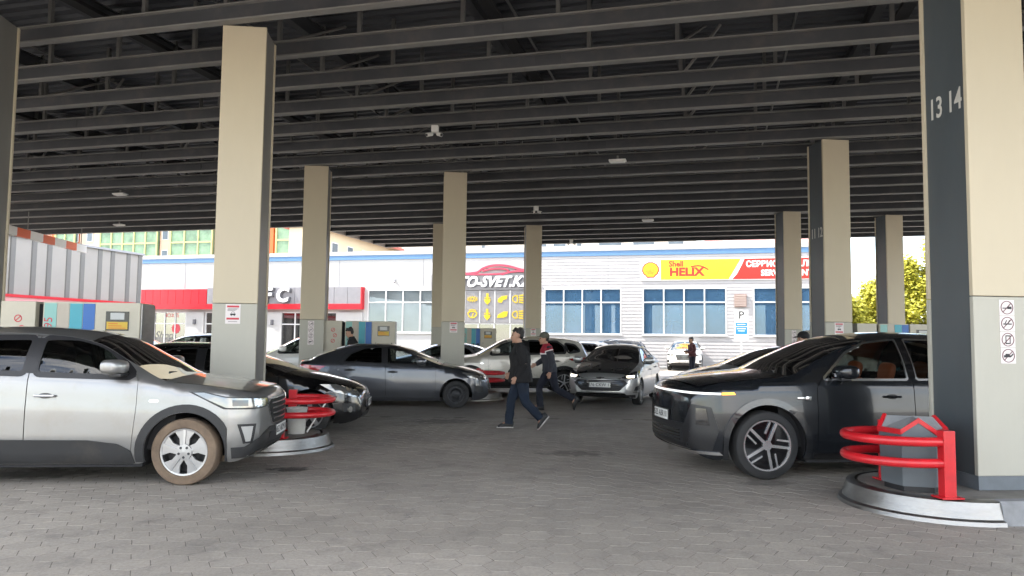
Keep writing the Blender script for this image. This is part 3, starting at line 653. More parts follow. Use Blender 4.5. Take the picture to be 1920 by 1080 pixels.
for i in range(5):
    xa = -16.1+i*.99
    pn = MB().box(xa+.04, xa+.95, -.08, 0, 2.62, 4.66).build('symbol_panel', m_sgrey, fb); MB().box(xa-.03, xa+.035, -.1, -.001, 2.62, 4.66).build('symbol_frame', m_frame, fb)
    for j in range(2):
        cx, cz = xa+.5, 4.12-.98*j; mb = MB(); y0, y1 = -.11, -.081
        if i == 1 and j == 0:
            for k in range(12): a = k*pi/6; path_band([(cx+.2*cos(a), cz+.11*sin(a)), (cx+.36*cos(a), cz+.2*sin(a))], .045, y0, y1, mb)
            ring(cx, cz, .13, .05, y0, y1, mb, 14)
        elif i == 1: path_band(spl([(cx-.3, cz+.1), (cx, cz+.22), (cx+.3, cz+.1), (cx+.2, cz-.12), (cx, cz-.2), (cx-.2, cz-.12), (cx-.3, cz+.1)]), .07, y0, y1, mb); path_band([(cx, cz-.15), (cx+.08, cz+.1)], .05, y0, y1, mb); path_band([(cx-.25, cz+.26), (cx, cz+.33), (cx+.25, cz+.26)], .04, y0, y1, mb)
        elif i == 2: path_band([(cx, cz+.36), (cx, cz-.05)], .14, y0, y1, mb); mb.prism([(cx-.22, cz-.02), (cx+.22, cz-.02), (cx+.16, cz-.2), (cx, cz-.36), (cx-.16, cz-.2)], y0, y1, 'y'); path_band([(cx-.18, cz+.08), (cx+.18, cz+.08)], .06, y0-.003, y1, mb)
        elif i == 3: mb.prism([(cx-.3, cz-.2), (cx-.3, cz), (cx-.05, cz+.18), (cx+.32, cz+.22), (cx+.28, cz), (cx+.05, cz-.06), (cx-.05, cz-.24)] if j == 0 else [(cx-.34, cz-.2), (cx-.28, cz), (cx+.1, cz+.2), (cx+.36, cz+.2), (cx+.3, cz-.1), (cx+.1, cz-.18)], y0, y1, 'y')
        else:
            path_band(spl([(cx-.05, cz+.22), (cx-.25, cz+.16), (cx-.34, cz), (cx-.25, cz-.16), (cx-.05, cz-.22), (cx-.02, cz), (cx-.05, cz+.22)]), .06, y0, y1, mb)
            for k in range(4): path_band([(cx+.08, cz+.2-.13*k), (cx+.36, cz+.24-.16*k)], .075, y0, y1, mb)
        mb.build('lamp_symbol', m_icon, pn)
MB().box(-11.1, -10.95, -.1, -.001, 2.62, 4.66).build('symbol_frame', m_frame, fb)
for (a, b, m) in ((-13.9, -13.2, mat('poster_grey', (.35, .37, .38), .5)), (-12.9, -12.3, m_goodsw), (-12.1, -11.4, mat('poster_pink', (.5, .3, .3), .5))): MB().box(a, b, .35, .37, .8, 2.3).build('poster', m, fb)
# ---- oil brand banner
m_byel = mat('banner_yellow', (.62, .46, .02), .45); m_bred = mat('banner_red', (.55, .025, .015), .45); m_bwhi = mat('banner_white', (.8, .8, .78), .45)
bn = empty('banner', on_e(0, 46), PHI, 'long white, yellow and red oil service banner above the blue windows', 'banner')
MB().box(-4.05, 6.85, -.075, -.032, 5.20, 6.47).build('backing', m_bwhi, bn)
MB().prism([(-2.85, 5.24), (1.05, 5.24), (1.75, 6.44), (-2.85, 6.44)], -.083, -.0755, 'y').build('yellow_field', m_byel, bn)
MB().prism([(1.25, 5.24), (6.82, 5.24), (6.82, 6.44), (1.95, 6.44), (1.75, 6.0), (1.55, 5.6)], -.083, -.0755, 'y').build('red_field', m_bred, bn)
def pecten(r):
    p = []
    n = 9
    for k in range(n*4+1):
        a = radians(-38)+radians(256)*k/(n*4); q = r*(1-.045*abs(sin(k*pi/4))); p.append((q*cos(a), .92*q*sin(a)))
    p += [(-.62*r, -.62*r), (-.42*r, -.92*r), (.42*r, -.92*r), (.62*r, -.62*r)]; return p
MB().prism([(-3.45+x, 5.85+z) for x, z in pecten(.52)], -.084, -.0757, 'y').build('shell_emblem_rim', m_bred, bn)
e_ = MB().prism([(-3.45+x, 5.85+z) for x, z in pecten(.45)], -.089, -.0845, 'y').build('shell_emblem', m_byel, bn)
mb = MB()
for k in range(-3, 4): a = pi/2+k*.36; path_band([(-3.45+.12*cos(a), 5.5+.1*sin(a)), (-3.45+.42*cos(a), 5.85+.36*sin(a)-.05)], .02, -.0915, -.0892, mb)
mb.build('emblem_ribs', m_bred, bn)
text('Shell', .46, m_bred, bn, FM(-1.95, -.0835, 6.17), bold=.015, ext=.002); text('HELIX', .66, m_bred, bn, FM(-1.35, -.0835, 5.68), bold=.03, ext=.002, sx=1.12)
mb = MB(); path_band(spl([(-1.1, 6.0), (-.6, 6.05), (-.15, 5.85), (.1, 5.6)]), .08, -.0855, -.0832, mb); mb.build('swoosh', m_bred, bn)
for k in range(6):
    cx, cz = -.0+(k % 3)*.46, 6.08-.44*(k//3); c_ = MB().prism([(cx+.2*cos(a*pi/9), cz+.2*sin(a*pi/9)) for a in range(18)], -.088, -.0835, 'y').build('round_badge', mat('badge_gold', (.62, .42, .02), .4), bn)
    path = MB(); path_band([(cx-.1, cz), (cx, cz+.08), (cx+.1, cz)], .05, -.0915, -.0885, path); path.build('badge_mark', m_byel, c_)
text('СЕРВИС ОРТАЛЫҒЫ', .47, m_bwhi, bn, FM(2.02, -.0835, 6.10), align='LEFT', bold=.018, ext=.002, sx=.92); text('SERVICE CENTRE', .47, m_bwhi, bn, FM(2.85, -.0835, 5.58), align='LEFT', bold=.018, ext=.002, sx=.92)
# small wall things
ac = empty('vent_grille', on_e(1.7, 46), PHI, 'square brown vent grille on the white siding above the parking sign', 'vent')
MB().box(-.34, .34, -.12, -.031, 3.62, 4.36).build('frame', mat('vent_brown', (.33, .24, .21), .6), ac)
for k in range(7): MB().box(-.3, .3, -.15, -.121, 3.68+.092*k, 3.74+.092*k).build('slat', mat('vent_slat', (.42, .33, .29), .6), ac)
ps = empty('parking_sign', on_e(1.66, 44), PHI, 'blue and white parking sign on a thin post before the siding', 'sign')
MB().tube([(0, 0, 0), (0, 0, 3.4)], .035, 8).build('post', m_frame, ps); MB().box(-.36, .36, -.05, -.036, 1.72, 3.36, c=.01).build('plate', m_bwhi, ps)
text('P', .6, m_ink, ps, FM(0, -.053, 3.06), bold=.01, ext=.002); m_sb = mat('sign_blue', (.02, .22, .62), .45)
MB().box(-.31, .31, -.056, -.0505, 2.46, 2.66).box(-.31, .31, -.056, -.0505, 2.02, 2.42).build('blue_field', m_sb, ps)
MB().box(-.22, .22, -.059, -.0563, 2.54, 2.58).box(-.24, .24, -.059, -.0563, 2.3, 2.34).box(-.18, .18, -.059, -.0563, 2.18, 2.22).box(-.26, .26, -.054, -.0503, 1.82, 1.9).build('small_print', m_bwhi, ps)
for (x, z, lab) in ((-20.0, 5.3, 'small security camera on the white wall above the left windows'),):
    c_ = empty('wall_camera', on_e(x, 46), PHI, lab, 'camera'); MB().tube([(0, 0, z+.1), (0, -.2, z+.05), (.18, -.42, z-.1)], .06, 8).build('housing', mat('cam_grey', (.25, .25, .26), .5), c_, smooth=True); MB().box(-.08, .08, -.03, -.001, z, z+.2).build('bracket', m_frame, c_)
# walkway along the facade
tag(MB().box(-45, 9, 0, 2.2, -.008, .12).build('pavement', m_conc, None, loc=on_e(0, 43.6), rot=(0, 0, PHI)), kind='structure')

# ================================================================ ribbed shed at the left
sh = empty('ribbed_shed', on_e(-34, 30), PHI, 'white ribbed metal shed with red trim line at far left', 'shed')
m_shed = mat('shed_sheet', (.30, .285, .262), .5, var=.04, scale=1); m_rib = mat('shed_rib', (.15, .148, .14), .55, var=.05)
MB().box(-6, 0, -3, 9.45, 0, 6.5).build('wall', m_shed, sh)
y = -2.9; k = 0
while y < 9.4:
    wd = .34; MB().prism([(0.001, y), (.05, y+.04), (.05, y+wd-.04), (0.001, y+wd)], .3, 6.5, 'z').build('rib', m_rib, sh); k += 1; y += .95 if k % 2 else 1.25
MB().box(-6.1, .14, -3.1, 9.5, 6.5, 6.62).build('roof_edge', mat('shed_edge', (.3, .31, .33), .5), sh)
MB().box(.002, .22, -3.1, 8.8, 3.42, 3.56).build('trim_line', m_fred, sh); MB().box(.002, .16, -3.1, 8.8, 3.16, 3.419).build('trim_board', mat('trim_pink', (.62, .3, .3), .5), sh)
# striped height bar hanging at the left exit
hb = empty('height_bar', (-14.6, 24.5, 0), 0, 'orange and white striped height bar under the canopy edge at far left', 'barrier bar')
m_or = mat('bar_orange', (.75, .12, .02), .5)
for k in range(10): MB().box(-.06, .06, .9*k, .9*(k+1), 5.0, 5.3).build('bar_segment', m_white if k % 2 else m_or, hb)
for yy in (.6, 4.4, 8.6): MB().tube([(0, yy, 5.3), (0, yy, 5.98)], .02, 6).build('hanger', m_steelbeam, hb)

# ================================================================ apartment blocks far behind
m_apo = mat('apartment_orange', (.62, .13, .035), .7, var=.06, scale=.5); m_apt = mat('apartment_tan', (.55, .42, .32), .7, var=.06, scale=.5); m_apy = mat('apartment_cream', (.62, .52, .36), .7, var=.05, scale=.4)
m_apf = mat('bay_frame_lime', (.42, .44, .20), .6); m_apg = mat('bay_glass', (.16, .26, .16), .15, 0, var=.35, scale=.9); m_apw = mat('far_window', (.10, .13, .16), .15, var=.3, scale=.7)
def block(label, e1a, e1b, e2, h, wall, bays, bcol, base=0, dep=14, rz=PHI, floors=None):
    t = empty('apartment_block', on_e(e1a, e2), rz, label, 'building'); wd = e1b-e1a
    MB().box(0, wd, 0, dep, base, h).build('wall', wall, t); MB().box(-.2, wd+.2, -.25, dep, h, h+.5).build('cornice', m_white, t)
    return t
ab = block('orange apartment block with lime framed glass bays beyond the shed', -88, -47.5, 80, 24, m_apo, None, None)
def bay(t, x0, x1, z0, z1, nx, nz, fm, gm):
    w_ = MB().box(x0, x1, -.5, -.001, z0, z1).build('glass_bay', gm, t)
    fr = MB()
    for k in range(nx+1): x = x0+(x1-x0)*k/nx; fr.box(x-.09, x+.09, -.62, -.5, z0, z1)
    for k in range(nz+1): z = z0+(z1-z0)*k/nz; fr.box(x0-.09, x1+.09, -.60, -.501, z-.1, z+.1)
    fr.build('bay_frame', fm, w_)
for (a, b) in ((-82, -79), (-75, -66.5), (-64.5, -58.6), (-49.8, -47.7)):
    bay(ab, a+88, b+88, 6.5, 23, max(1, int((b-a)/1.5)), 10, m_apf, m_apg)
for (a, b, m) in ((-88, -83, m_apt), (-78.5, -75.4, m_apt), (-66.3, -64.7, m_apt), (-58.0, -50.4, m_apo), (-86, -82.5, m_apo)): MB().box(a+88, b+88, -.2, -.002, 0, 23.9).build('wall_strip', m, ab)
for x in (-79.6, -77.4, -66.0, -58.2):
    for k in range(6):
        z = 8+k*2.75; w_ = MB().box(x+88, x+88+.9, -.26, -.201, z, z+1.5).build('window', m_frame, ab); MB().box(x+88.08, x+88.82, -.275, -.261, z+.08, z+1.42).build('pane', m_apw, w_)
pb = block('pale yellow building with red roof edge left of centre', 0, 34, 62, 11.1, m_apy, None, None, dep=3.2)
pb.location = (-9.5, 66.0, 0); pb.rotation_euler = (0, 0, radians(69.7)); pb.name = 'townhouse'
for ch in list(pb.children):
    if ch.name.startswith('cornice'): bpy.data.objects.remove(ch)
MB().add([(-.3, -.7, 11.1), (34.3, -.7, 11.1), (34.3, 1.6, 12.3), (-.3, 1.6, 12.3), (34.3, 3.9, 11.1), (-.3, 3.9, 11.1), (-.3, -.7, 10.85), (34.3, -.7, 10.85)], [(0, 1, 2, 3), (3, 2, 4, 5), (0, 6, 7, 1), (0, 3, 5), (1, 4, 2)]).build('roof', mat('roof_red', (.52, .14, .12), .6, var=.1), pb)
for k in range(11):
    for z in (2.2, 5.3, 8.3):
        w_ = MB().box(1.6+3*k, 2.8+3*k, -.06, -.001, z, z+1.7).build('window', m_frame, pb); MB().box(1.7+3*k, 2.7+3*k, -.075, -.061, z+.1, z+1.6).build('pane', m_apw, w_)
cb = block('cream block whose window bottoms show between canopy and parapet', -32, -1.5, 75, 22, mat('apartment_pale', (.66, .6, .52), .7, var=.04), None, None)
for (a, b) in ((-23.0, -22.5), (-16.6, -16.0), (-15.4, -14.0), (-13.0, -12.4), (-10.8, -8.4), (-7.4, -5.2), (-4.0, -2.4), (-27, -25)):
    for z in (4.6, 7.8, 11.0, 14.2, 17.4):
        w_ = MB().box(a+32, b+32, -.06, -.001, z, z+1.6).build('window', m_frame, cb); MB().box(a+32.08, b+31.92, -.075, -.061, z+.08, z+1.52).build('pane', m_apw, w_)
rb = empty('red_roof_house', on_e(-.4, 60), PHI, 'low house with pinkish red roof edge above the banner', 'building')
MB().box(.3, 10, .5, 9, 0, 8.9).build('wall', m_apy, rb); MB().add([(0, 0, 8.9), (10.3, 0, 8.9), (10.3, 5, 11.4), (0, 5, 11.4), (10.3, 10, 8.9), (0, 10, 8.9)], [(0, 1, 2, 3), (3, 2, 4, 5), (0, 3, 5), (1, 4, 2)]).build('roof', mat('roof_pink', (.55, .25, .23), .6, var=.08), rb)
for k in range(3): w_ = MB().box(1.5+3*k, 2.7+3*k, .44, .499, 5.6, 7.2).build('window', m_frame, rb); MB().box(1.6+3*k, 2.6+3*k, .42, .439, 5.7, 7.1).build('pane', m_apw, w_)

# ================================================================ trees at the right
m_bark = mat('bark', (.16, .14, .11), .9, var=.3, scale=6)
def leafmat(name, c1, c2):
    m = bpy.data.materials.new(name); m.use_nodes = True; t_ = m.node_tree; b = t_.nodes['Principled BSDF']; g = t_.nodes.new('ShaderNodeNewGeometry'); r = t_.nodes.new('ShaderNodeValToRGB')
    r.color_ramp.elements[0].color = (*c1, 1); r.color_ramp.elements[1].color = (*c2, 1); t_.links.new(g.outputs['Random Per Island'], r.inputs[0]); t_.links.new(r.outputs[0], b.inputs['Base Color'])
    b.inputs['Roughness'].default_value = .55; tr = t_.nodes.new('ShaderNodeBsdfTranslucent'); mx = t_.nodes.new('ShaderNodeMixShader'); mx.inputs[0].default_value = .35
    t_.links.new(r.outputs[0], tr.inputs[0]); t_.links.new(b.outputs[0], mx.inputs[1]); t_.links.new(tr.outputs[0], mx.inputs[2]); t_.links.new(mx.outputs[0], t_.nodes['Material Output'].inputs[0]); return m
m_leaf = leafmat('leaf_yellowgreen', (.30, .31, .03), (.58, .53, .07)); m_leaf2 = leafmat('leaf_green', (.08, .12, .02), (.2, .24, .04))
def tree(e1, e2, h, rad, seed, label, lm, nleaf=10000):
    r = random.Random(seed); t = empty('poplar_tree', on_e(e1, e2), 0, label, 'tree', 'trees beyond the service building')
    mb = MB(); mb.tube([(0, 0, 0), (.08, .03, h*.3), (-.05, .05, h*.6), (.02, 0, h*.92)], [.2, .16, .1, .03], 8)
    cl = []
    for k in range(46):
        z = h*(.10+.86*(k+.5)/46); f = (z/h); rr_ = rad*(.95*(1-f)**.75+.10)*(.55+.45*min(1, f*5)); a = k*2.4+r.uniform(-.5, .5); d = rr_*r.uniform(.45, 1.05)
        tip = (d*cos(a), d*sin(a), z+d*.55); mb.tube([(0, 0, z-.2*h*.1), (d*.5*cos(a), d*.5*sin(a), z+d*.15), tip], [.05, .03, .012], 5)
        for s in range(3): q = r.uniform(.45, 1.1); cl.append((tip[0]*q, tip[1]*q, z+(tip[2]-z)*q+r.uniform(-.2, .3), r.uniform(.22, .5)*rad*.62))
    mb.build('trunk', m_bark, t, smooth=True)
    lv = MB()
    for k in range(nleaf):
        c = r.choice(cl); u_ = Vector((r.gauss(0, 1), r.gauss(0, 1), r.gauss(0, 1))).normalized()*c[3]*r.random()**.45
        p = Vector(c[:3])+Vector((u_.x, u_.y, u_.z*1.25)); s = r.uniform(.09, .17)
        a = Vector((r.gauss(0, 1), r.gauss(0, 1), r.gauss(0, .6))).normalized(); b_ = a.orthogonal().normalized()
        lv.add([p-a*s, p+b_*s*.6, p+a*s, p-b_*s*.6], [(0, 1, 2, 3)])
    lv.build('crown', lm, t, fix=False)
tree(9.3, 56, 4.3, 2.2, 1, 'bushy yellow green tree left of the far right column, tip lower', m_leaf); tree(11.0, 57, 5.6, 2.3, 2, 'yellow green tree directly behind the far right column', m_leaf)
tree(13.4, 58, 7.3, 2.3, 3, 'yellow green tree just right of the far right column', m_leaf); tree(15.2, 58, 9.2, 2.4, 4, 'tallest yellow green tree beside the 13 14 column', m_leaf)
tree(17.6, 58, 9.5, 2.2, 5, 'yellow green tree hidden behind the 13 14 column', m_leaf); tree(21, 56, 9, 2.2, 6, 'yellow green tree at the right edge beyond the columns', m_leaf)
def bush(e1, e2, h, rad, seed, label):
    r = random.Random(seed); t = empty('bush', on_e(e1, e2), 0, label, 'bush', 'bushes under the trees'); st = MB()
    for k in range(7): a = k*.9; st.tube([(0, 0, 0), (rad*.7*cos(a), rad*.7*sin(a), h*.8)], [.04, .012], 5)
    st.build('stem', m_bark, t); lv = MB()
    for k in range(2600):
        u_ = Vector((r.gauss(0, 1), r.gauss(0, 1), r.gauss(0, 1))).normalized()*r.random()**.35; p = Vector((u_.x*rad, u_.y*rad, h*.5+u_.z*h*.5)); s = r.uniform(.06, .11); a = Vector((r.gauss(0, 1), r.gauss(0, 1), r.gauss(0, .6))).normalized(); b_ = a.orthogonal().normalized(); lv.add([p-a*s, p+b_*s*.6, p+a*s, p-b_*s*.6], [(0, 1, 2, 3)])
    lv.build('crown', m_leaf2, t, fix=False)
bush(8.4, 52, 2.6, 1.3, 11, 'dark green bush left of the striped dispenser top'); bush(11.5, 52, 2.3, 1.3, 12, 'green bush below the far right column'); bush(14.5, 52, 2.6, 1.5, 13, 'green bush below the tallest yellow green tree')
# ================================================================ vehicles
def pchip(pts):
    pts = sorted(pts); x = np.array([p[0] for p in pts], float); y = np.array([p[1] for p in pts], float); h = np.diff(x); d = np.diff(y)/h; m = np.zeros(len(x)); m[0] = d[0]; m[-1] = d[-1]
    for i in range(1, len(x)-1):
        if d[i-1]*d[i] > 0: w1 = 2*h[i]+h[i-1]; w2 = h[i]+2*h[i-1]; m[i] = (w1+w2)/(w1/d[i-1]+w2/d[i])
    def f(q):
        q = np.asarray(q, float); qc = np.clip(q, x[0], x[-1]); i = np.clip(np.searchsorted(x, qc)-1, 0, len(x)-2); t = (qc-x[i])/h[i]
        return (2*t**3-3*t**2+1)*y[i]+(t**3-2*t**2+t)*h[i]*m[i]+(-2*t**3+3*t**2)*y[i+1]+(t**3-t**2)*h[i]*m[i+1]
    return f
def inpoly(P, poly):
    P = np.asarray(P); x, y = P[:, 0], P[:, 1]; r = np.zeros(len(P), bool); n = len(poly)
    for i in range(n):
        x0, y0 = poly[i]; x1, y1 = poly[(i+1) % n]
        if y0 == y1: continue
        c = ((y0 > y) != (y1 > y)) & (x < (x1-x0)*(y-y0)/(y1-y0)+x0); r ^= c
    return r
def offpoly(poly, d):   # shrink (d>0) a simple polygon
    n = len(poly); A = sum(poly[i][0]*poly[(i+1) % n][1]-poly[(i+1) % n][0]*poly[i][1] for i in range(n)); s = 1 if A > 0 else -1; o = []
    for i in range(n):
        a = Vector(poly[i-1]); b = Vector(poly[i]); c = Vector(poly[(i+1) % n]); e = (b-a); f = (c-b)
        if e.length < 1e-6 or f.length < 1e-6: o.append(tuple(b)); continue
        e.normalize(); f.normalize(); n1 = Vector((-e.y, e.x))*s; n2 = Vector((-f.y, f.x))*s; m = n1+n2; k = m.length_squared
        if k < .2: o.append(tuple(b+n1*d)); continue
        o.append(tuple(b+m*(2*d/k)))
    return o
def dens(poly, st):
    o = []; n = len(poly)
    for i in range(n):
        a = poly[i]; b = poly[(i+1) % n]; L_ = math.hypot(b[0]-a[0], b[1]-a[1]); k = max(1, int(math.ceil(L_/st)))
        for j in range(k): t = j/k; o.append((a[0]+(b[0]-a[0])*t, a[1]+(b[1]-a[1])*t))
    return o
def rnd_poly(poly, r, n=4):
    o = []; m = len(poly)
    for i in range(m):
        a = Vector(poly[i-1]); b = Vector(poly[i]); c = Vector(poly[(i+1) % m]); d1 = (a-b); d2 = (c-b); q = min(r, d1.length*.45, d2.length*.45); p0 = b+d1.normalized()*q; p2 = b+d2.normalized()*q
        for k in range(n+1): t = k/n; o.append(tuple(p0*(1-t)**2+b*2*t*(1-t)+p2*t*t))
    return o
def tri(outer, holes, st, lines=()):
    loops = [dens(outer, st)]+[dens(h, st) for h in holes]; V = []; Ed = []
    for lp in loops:
        b = len(V); V += lp; Ed += [(b+i, b+(i+1) % len(lp)) for i in range(len(lp))]
    nb = len(V)
    for ln in lines:
        b = len(V); V += ln; Ed += [(b+i, b+i+1) for i in range(len(ln)-1)]
    xs = [p[0] for p in loops[0]]; ys = [p[1] for p in loops[0]]
    gx_ = np.arange(min(xs)+st*.5, max(xs), st); gy_ = np.arange(min(ys)+st*.5, max(ys), st)
    if len(gx_) and len(gy_):
        G = np.array([(a+(st*.5 if j % 2 else 0), b) for j, b in enumerate(gy_) for a in gx_]); k = inpoly(G, loops[0])
        for h in loops[1:]: k &= ~inpoly(G, h)
        G = G[k]; BV = np.array(V)
        if len(G):
            dm = np.min(np.hypot(G[:, None, 0]-BV[None, :, 0], G[:, None, 1]-BV[None, :, 1]), 1); G = G[dm > st*.45]; V += [tuple(g) for g in G]
    vo, eo, fo, _, _, _ = delaunay_2d_cdt([Vector(p) for p in V], Ed, [], 0, 1e-6)
    vo = np.array([tuple(p) for p in vo]); C_ = np.array([vo[list(f)].mean(0) for f in fo]); k = inpoly(C_, loops[0])
    for h in loops[1:]: k &= ~inpoly(C_, h)
    F = []
    for f, q in zip(fo, k):
        if q:
            a, b, c = vo[f[0]], vo[f[1]], vo[f[2]]
            if abs((b[0]-a[0])*(c[1]-a[1])-(b[1]-a[1])*(c[0]-a[0])) > 1e-9: F.append(tuple(f))
    return vo, F, nb
def sell(mb, c, r, e=.45, n=16, M=None):
    i0 = len(mb.v); b0 = i0; m = n//2; sp = lambda v: math.copysign(abs(v)**e, v)
    for i in range(m+1):
        a = -pi/2+pi*i/m; ca_ = sp(max(cos(a), 1e-3))
        for k in range(n): q = 2*pi*k/n; mb.v.append((c[0]+r[0]*ca_*sp(cos(q)), c[1]+r[1]*ca_*sp(sin(q)), c[2]+r[2]*sp(sin(a))))
    for i in range(m):
        for k in range(n): mb.f.append((b0+i*n+k, b0+i*n+(k+1) % n, b0+(i+1)*n+(k+1) % n, b0+(i+1)*n+k))
    if M is not None: mb.xf(M, i0)
class Body:
    def __init__(s, c):
        s.c = c; s.zt = pchip(c['top']); s.zs0 = pchip(c['sh']); s.zb = pchip(c['bot']); s.xn = c['xn']; s.xt = c['xt']; s.W = c['W']
        s.rail = pchip(c['rail']); s.crown = pchip(c.get('crown', [(s.xt, .05), (s.xn, .05)])); s.bow = pchip(c['bow'])
        s.kb = c.get('kb', .17); s.XF = s.xn-c.get('capf', .42); s.XR = s.xt+c.get('capr', .30)
        s.cf = c.get('cf', .60); s.kf = c.get('kf', .28); s.cr = c.get('cr', .6); s.kr = c.get('kr', .22)
    def w(s, x):
        x = np.asarray(x, float); f = np.clip((x-(s.xn-s.cf))/s.cf, 0, 1); r = np.clip(((s.xt+s.cr)-x)/s.cr, 0, 1); return s.W*(1-s.kf*f**3.0-s.kr*r**3.0)
    def prof(s, x):
        x = np.asarray(x, float); w = s.w(x); zt = s.zt(x); zb = s.zb(x); cr = s.crown(x); zr = np.maximum(zt-cr, zb+.03); zs = np.minimum(s.zs0(x), zr-.004); zs = np.maximum(zs, zb+.02); wr = np.minimum(s.rail(x)*s.W, w*.93); return w, zt, zb, zr, zs, wr
    def side(s, x, z):
        x = np.asarray(x, float); z = np.asarray(z, float); w, zt, zb, zr, zs, wr = s.prof(x); ws = w*.955; h = zs-zb
        kz = [zb, zb+.05, zb+.3*h, zb+.58*h, zs-.16*h, zs-.045, zs]; cz = s.c.get('sec', (.93, .965, 1.0, 1.0, .985, .972, .955))
        y = np.zeros_like(z); 
        for i in range(6):
            a, b = kz[i], kz[i+1]; t = np.clip((z-a)/np.maximum(b-a, 1e-6), 0, 1); m_ = z >= a
            v = w*(cz[i]+(cz[i+1]-cz[i])*(t if i not in (1, 2, 3) else (t*t*(3-2*t) if i == 3 else t))); y = np.where(m_, v, y)
        y = np.where(z < zb, w*cz[0], y)
        t = np.clip((z-zs)/np.maximum(zr-zs, 1e-4), 0, 1); g = ws+(wr-ws)*t+.035*s.c.get('bul', 1)*np.sin(t*pi)*np.clip((zr-zs)/.4, 0, 1); y = np.where(z > zs, g, y); return y
    def topz(s, x, y):
        w, zt, zb, zr, zs, wr = s.prof(x); t = np.clip(np.abs(y)/np.maximum(wr, 1e-4), 0, 1); return zr+(zt-zr)*(1-t**2.4)
    def unx(s, x, y):   # bowed plan of the nose and tail
        if x > s.XF: return x-s.kb*y*y*(x-s.XF)/(s.xn-s.XF)
        if x < s.XR: return x+s.kb*y*y*(s.XR-x)/(s.XR-s.xt)
        return x
    def inside(s, x, y, z):
        a = s.kb*y*y/(s.xn-s.XF); x = np.where(x > s.XF, (x-a*s.XF)/(1-a), x); a = s.kb*y*y/(s.XR-s.xt); x = np.where(x < s.XR, (x-a*s.XR)/(1-a), x)
        w, zt, zb, zr, zs, wr = s.prof(x); ok = (z >= zb-.001) & (x <= s.xn) & (x >= s.xt); sd_ = np.abs(y) <= s.side(x, z); tp = z <= s.topz(x, np.abs(y)); return ok & np.where(z <= zr, sd_, tp & (np.abs(y) <= wr))
    def polar(s, th, z, front=True, off=0):
        th = np.radians(np.asarray(th, float)); z = np.asarray(z, float); cx = s.xn-1.0 if front else s.xt+1.0; sg = 1 if front else -1
        lo = np.zeros_like(th); hi = np.full_like(th, 2.2)
        for _ in range(30):
            m_ = (lo+hi)/2; k = s.inside(cx+sg*m_*np.cos(th), m_*np.sin(th), z); lo = np.where(k, m_, lo); hi = np.where(k, hi, m_)
        r = lo+off; return np.stack([cx+sg*r*np.cos(th), r*np.sin(th), z], 1)
    def theta(s, x, z, front=True):
        y = float(s.side(np.array([x]), np.array([z]))[0]); return math.degrees(atan2(y, (x-(s.xn-1.0)) if front else ((s.xt+1.0)-x)))
def carmat(name, col, metal=.6, rough=.32, dirt=0):
    if name in MATS: return MATS[name]
    m = mat(name, col, rough, metal, coat=1.0, var=.025, scale=3, dirt=dirt, dirtcol=(.2, .16, .12)); m.node_tree.nodes['Principled BSDF'].inputs['Coat Roughness'].default_value = .05; return m
m_tyre = mat('tyre_rubber', (.022, .022, .023), .75, var=.25, scale=6); m_tyred = mat('tyre_dusty', (.16, .115, .08), .9, var=.35, scale=5, dirt=.5, dirtcol=(.05, .045, .04))
m_alloy = mat('alloy_silver', (.42, .42, .43), .32, .8, var=.08, dirt=.2); m_clad = mat('cladding_plastic', (.019, .0195, .021), .6, var=.15, scale=5, dirt=.3, dirtcol=(.11, .09, .07)); m_chrome = mat('chrome', (.8, .8, .8), .22, 1.0)
m_gloss = mat('gloss_black', (.008, .008, .009), .08, coat=.5); m_cgl = glass('car_glass', (.22, .25, .25), 1, .03); m_cglc = glass('car_glass_clear', (.6, .64, .63), 1, .03); m_cgld = glass('car_glass_dark', (.035, .038, .042), 1, .03)
m_lens = mat('lamp_clear', (.22, .22, .21), .1, .6, coat=1); m_lensw = mat('lamp_white', (.42, .42, .41), .15, coat=1); m_lensd = mat('lamp_dark', (.05, .05, .055), .08, .2, coat=1); m_tail = mat('tail_red', (.42, .01, .012), .12, coat=1); m_amber = mat('amber_lamp', (.8, .3, .02), .2, emit=(1, .4, .02), es=.9)
m_seat = mat('seat_black', (.03, .03, .033), .8); m_plate = mat('plate_white', (.75, .75, .73), .4); m_int = mat('car_interior', (.02, .02, .022), .8)
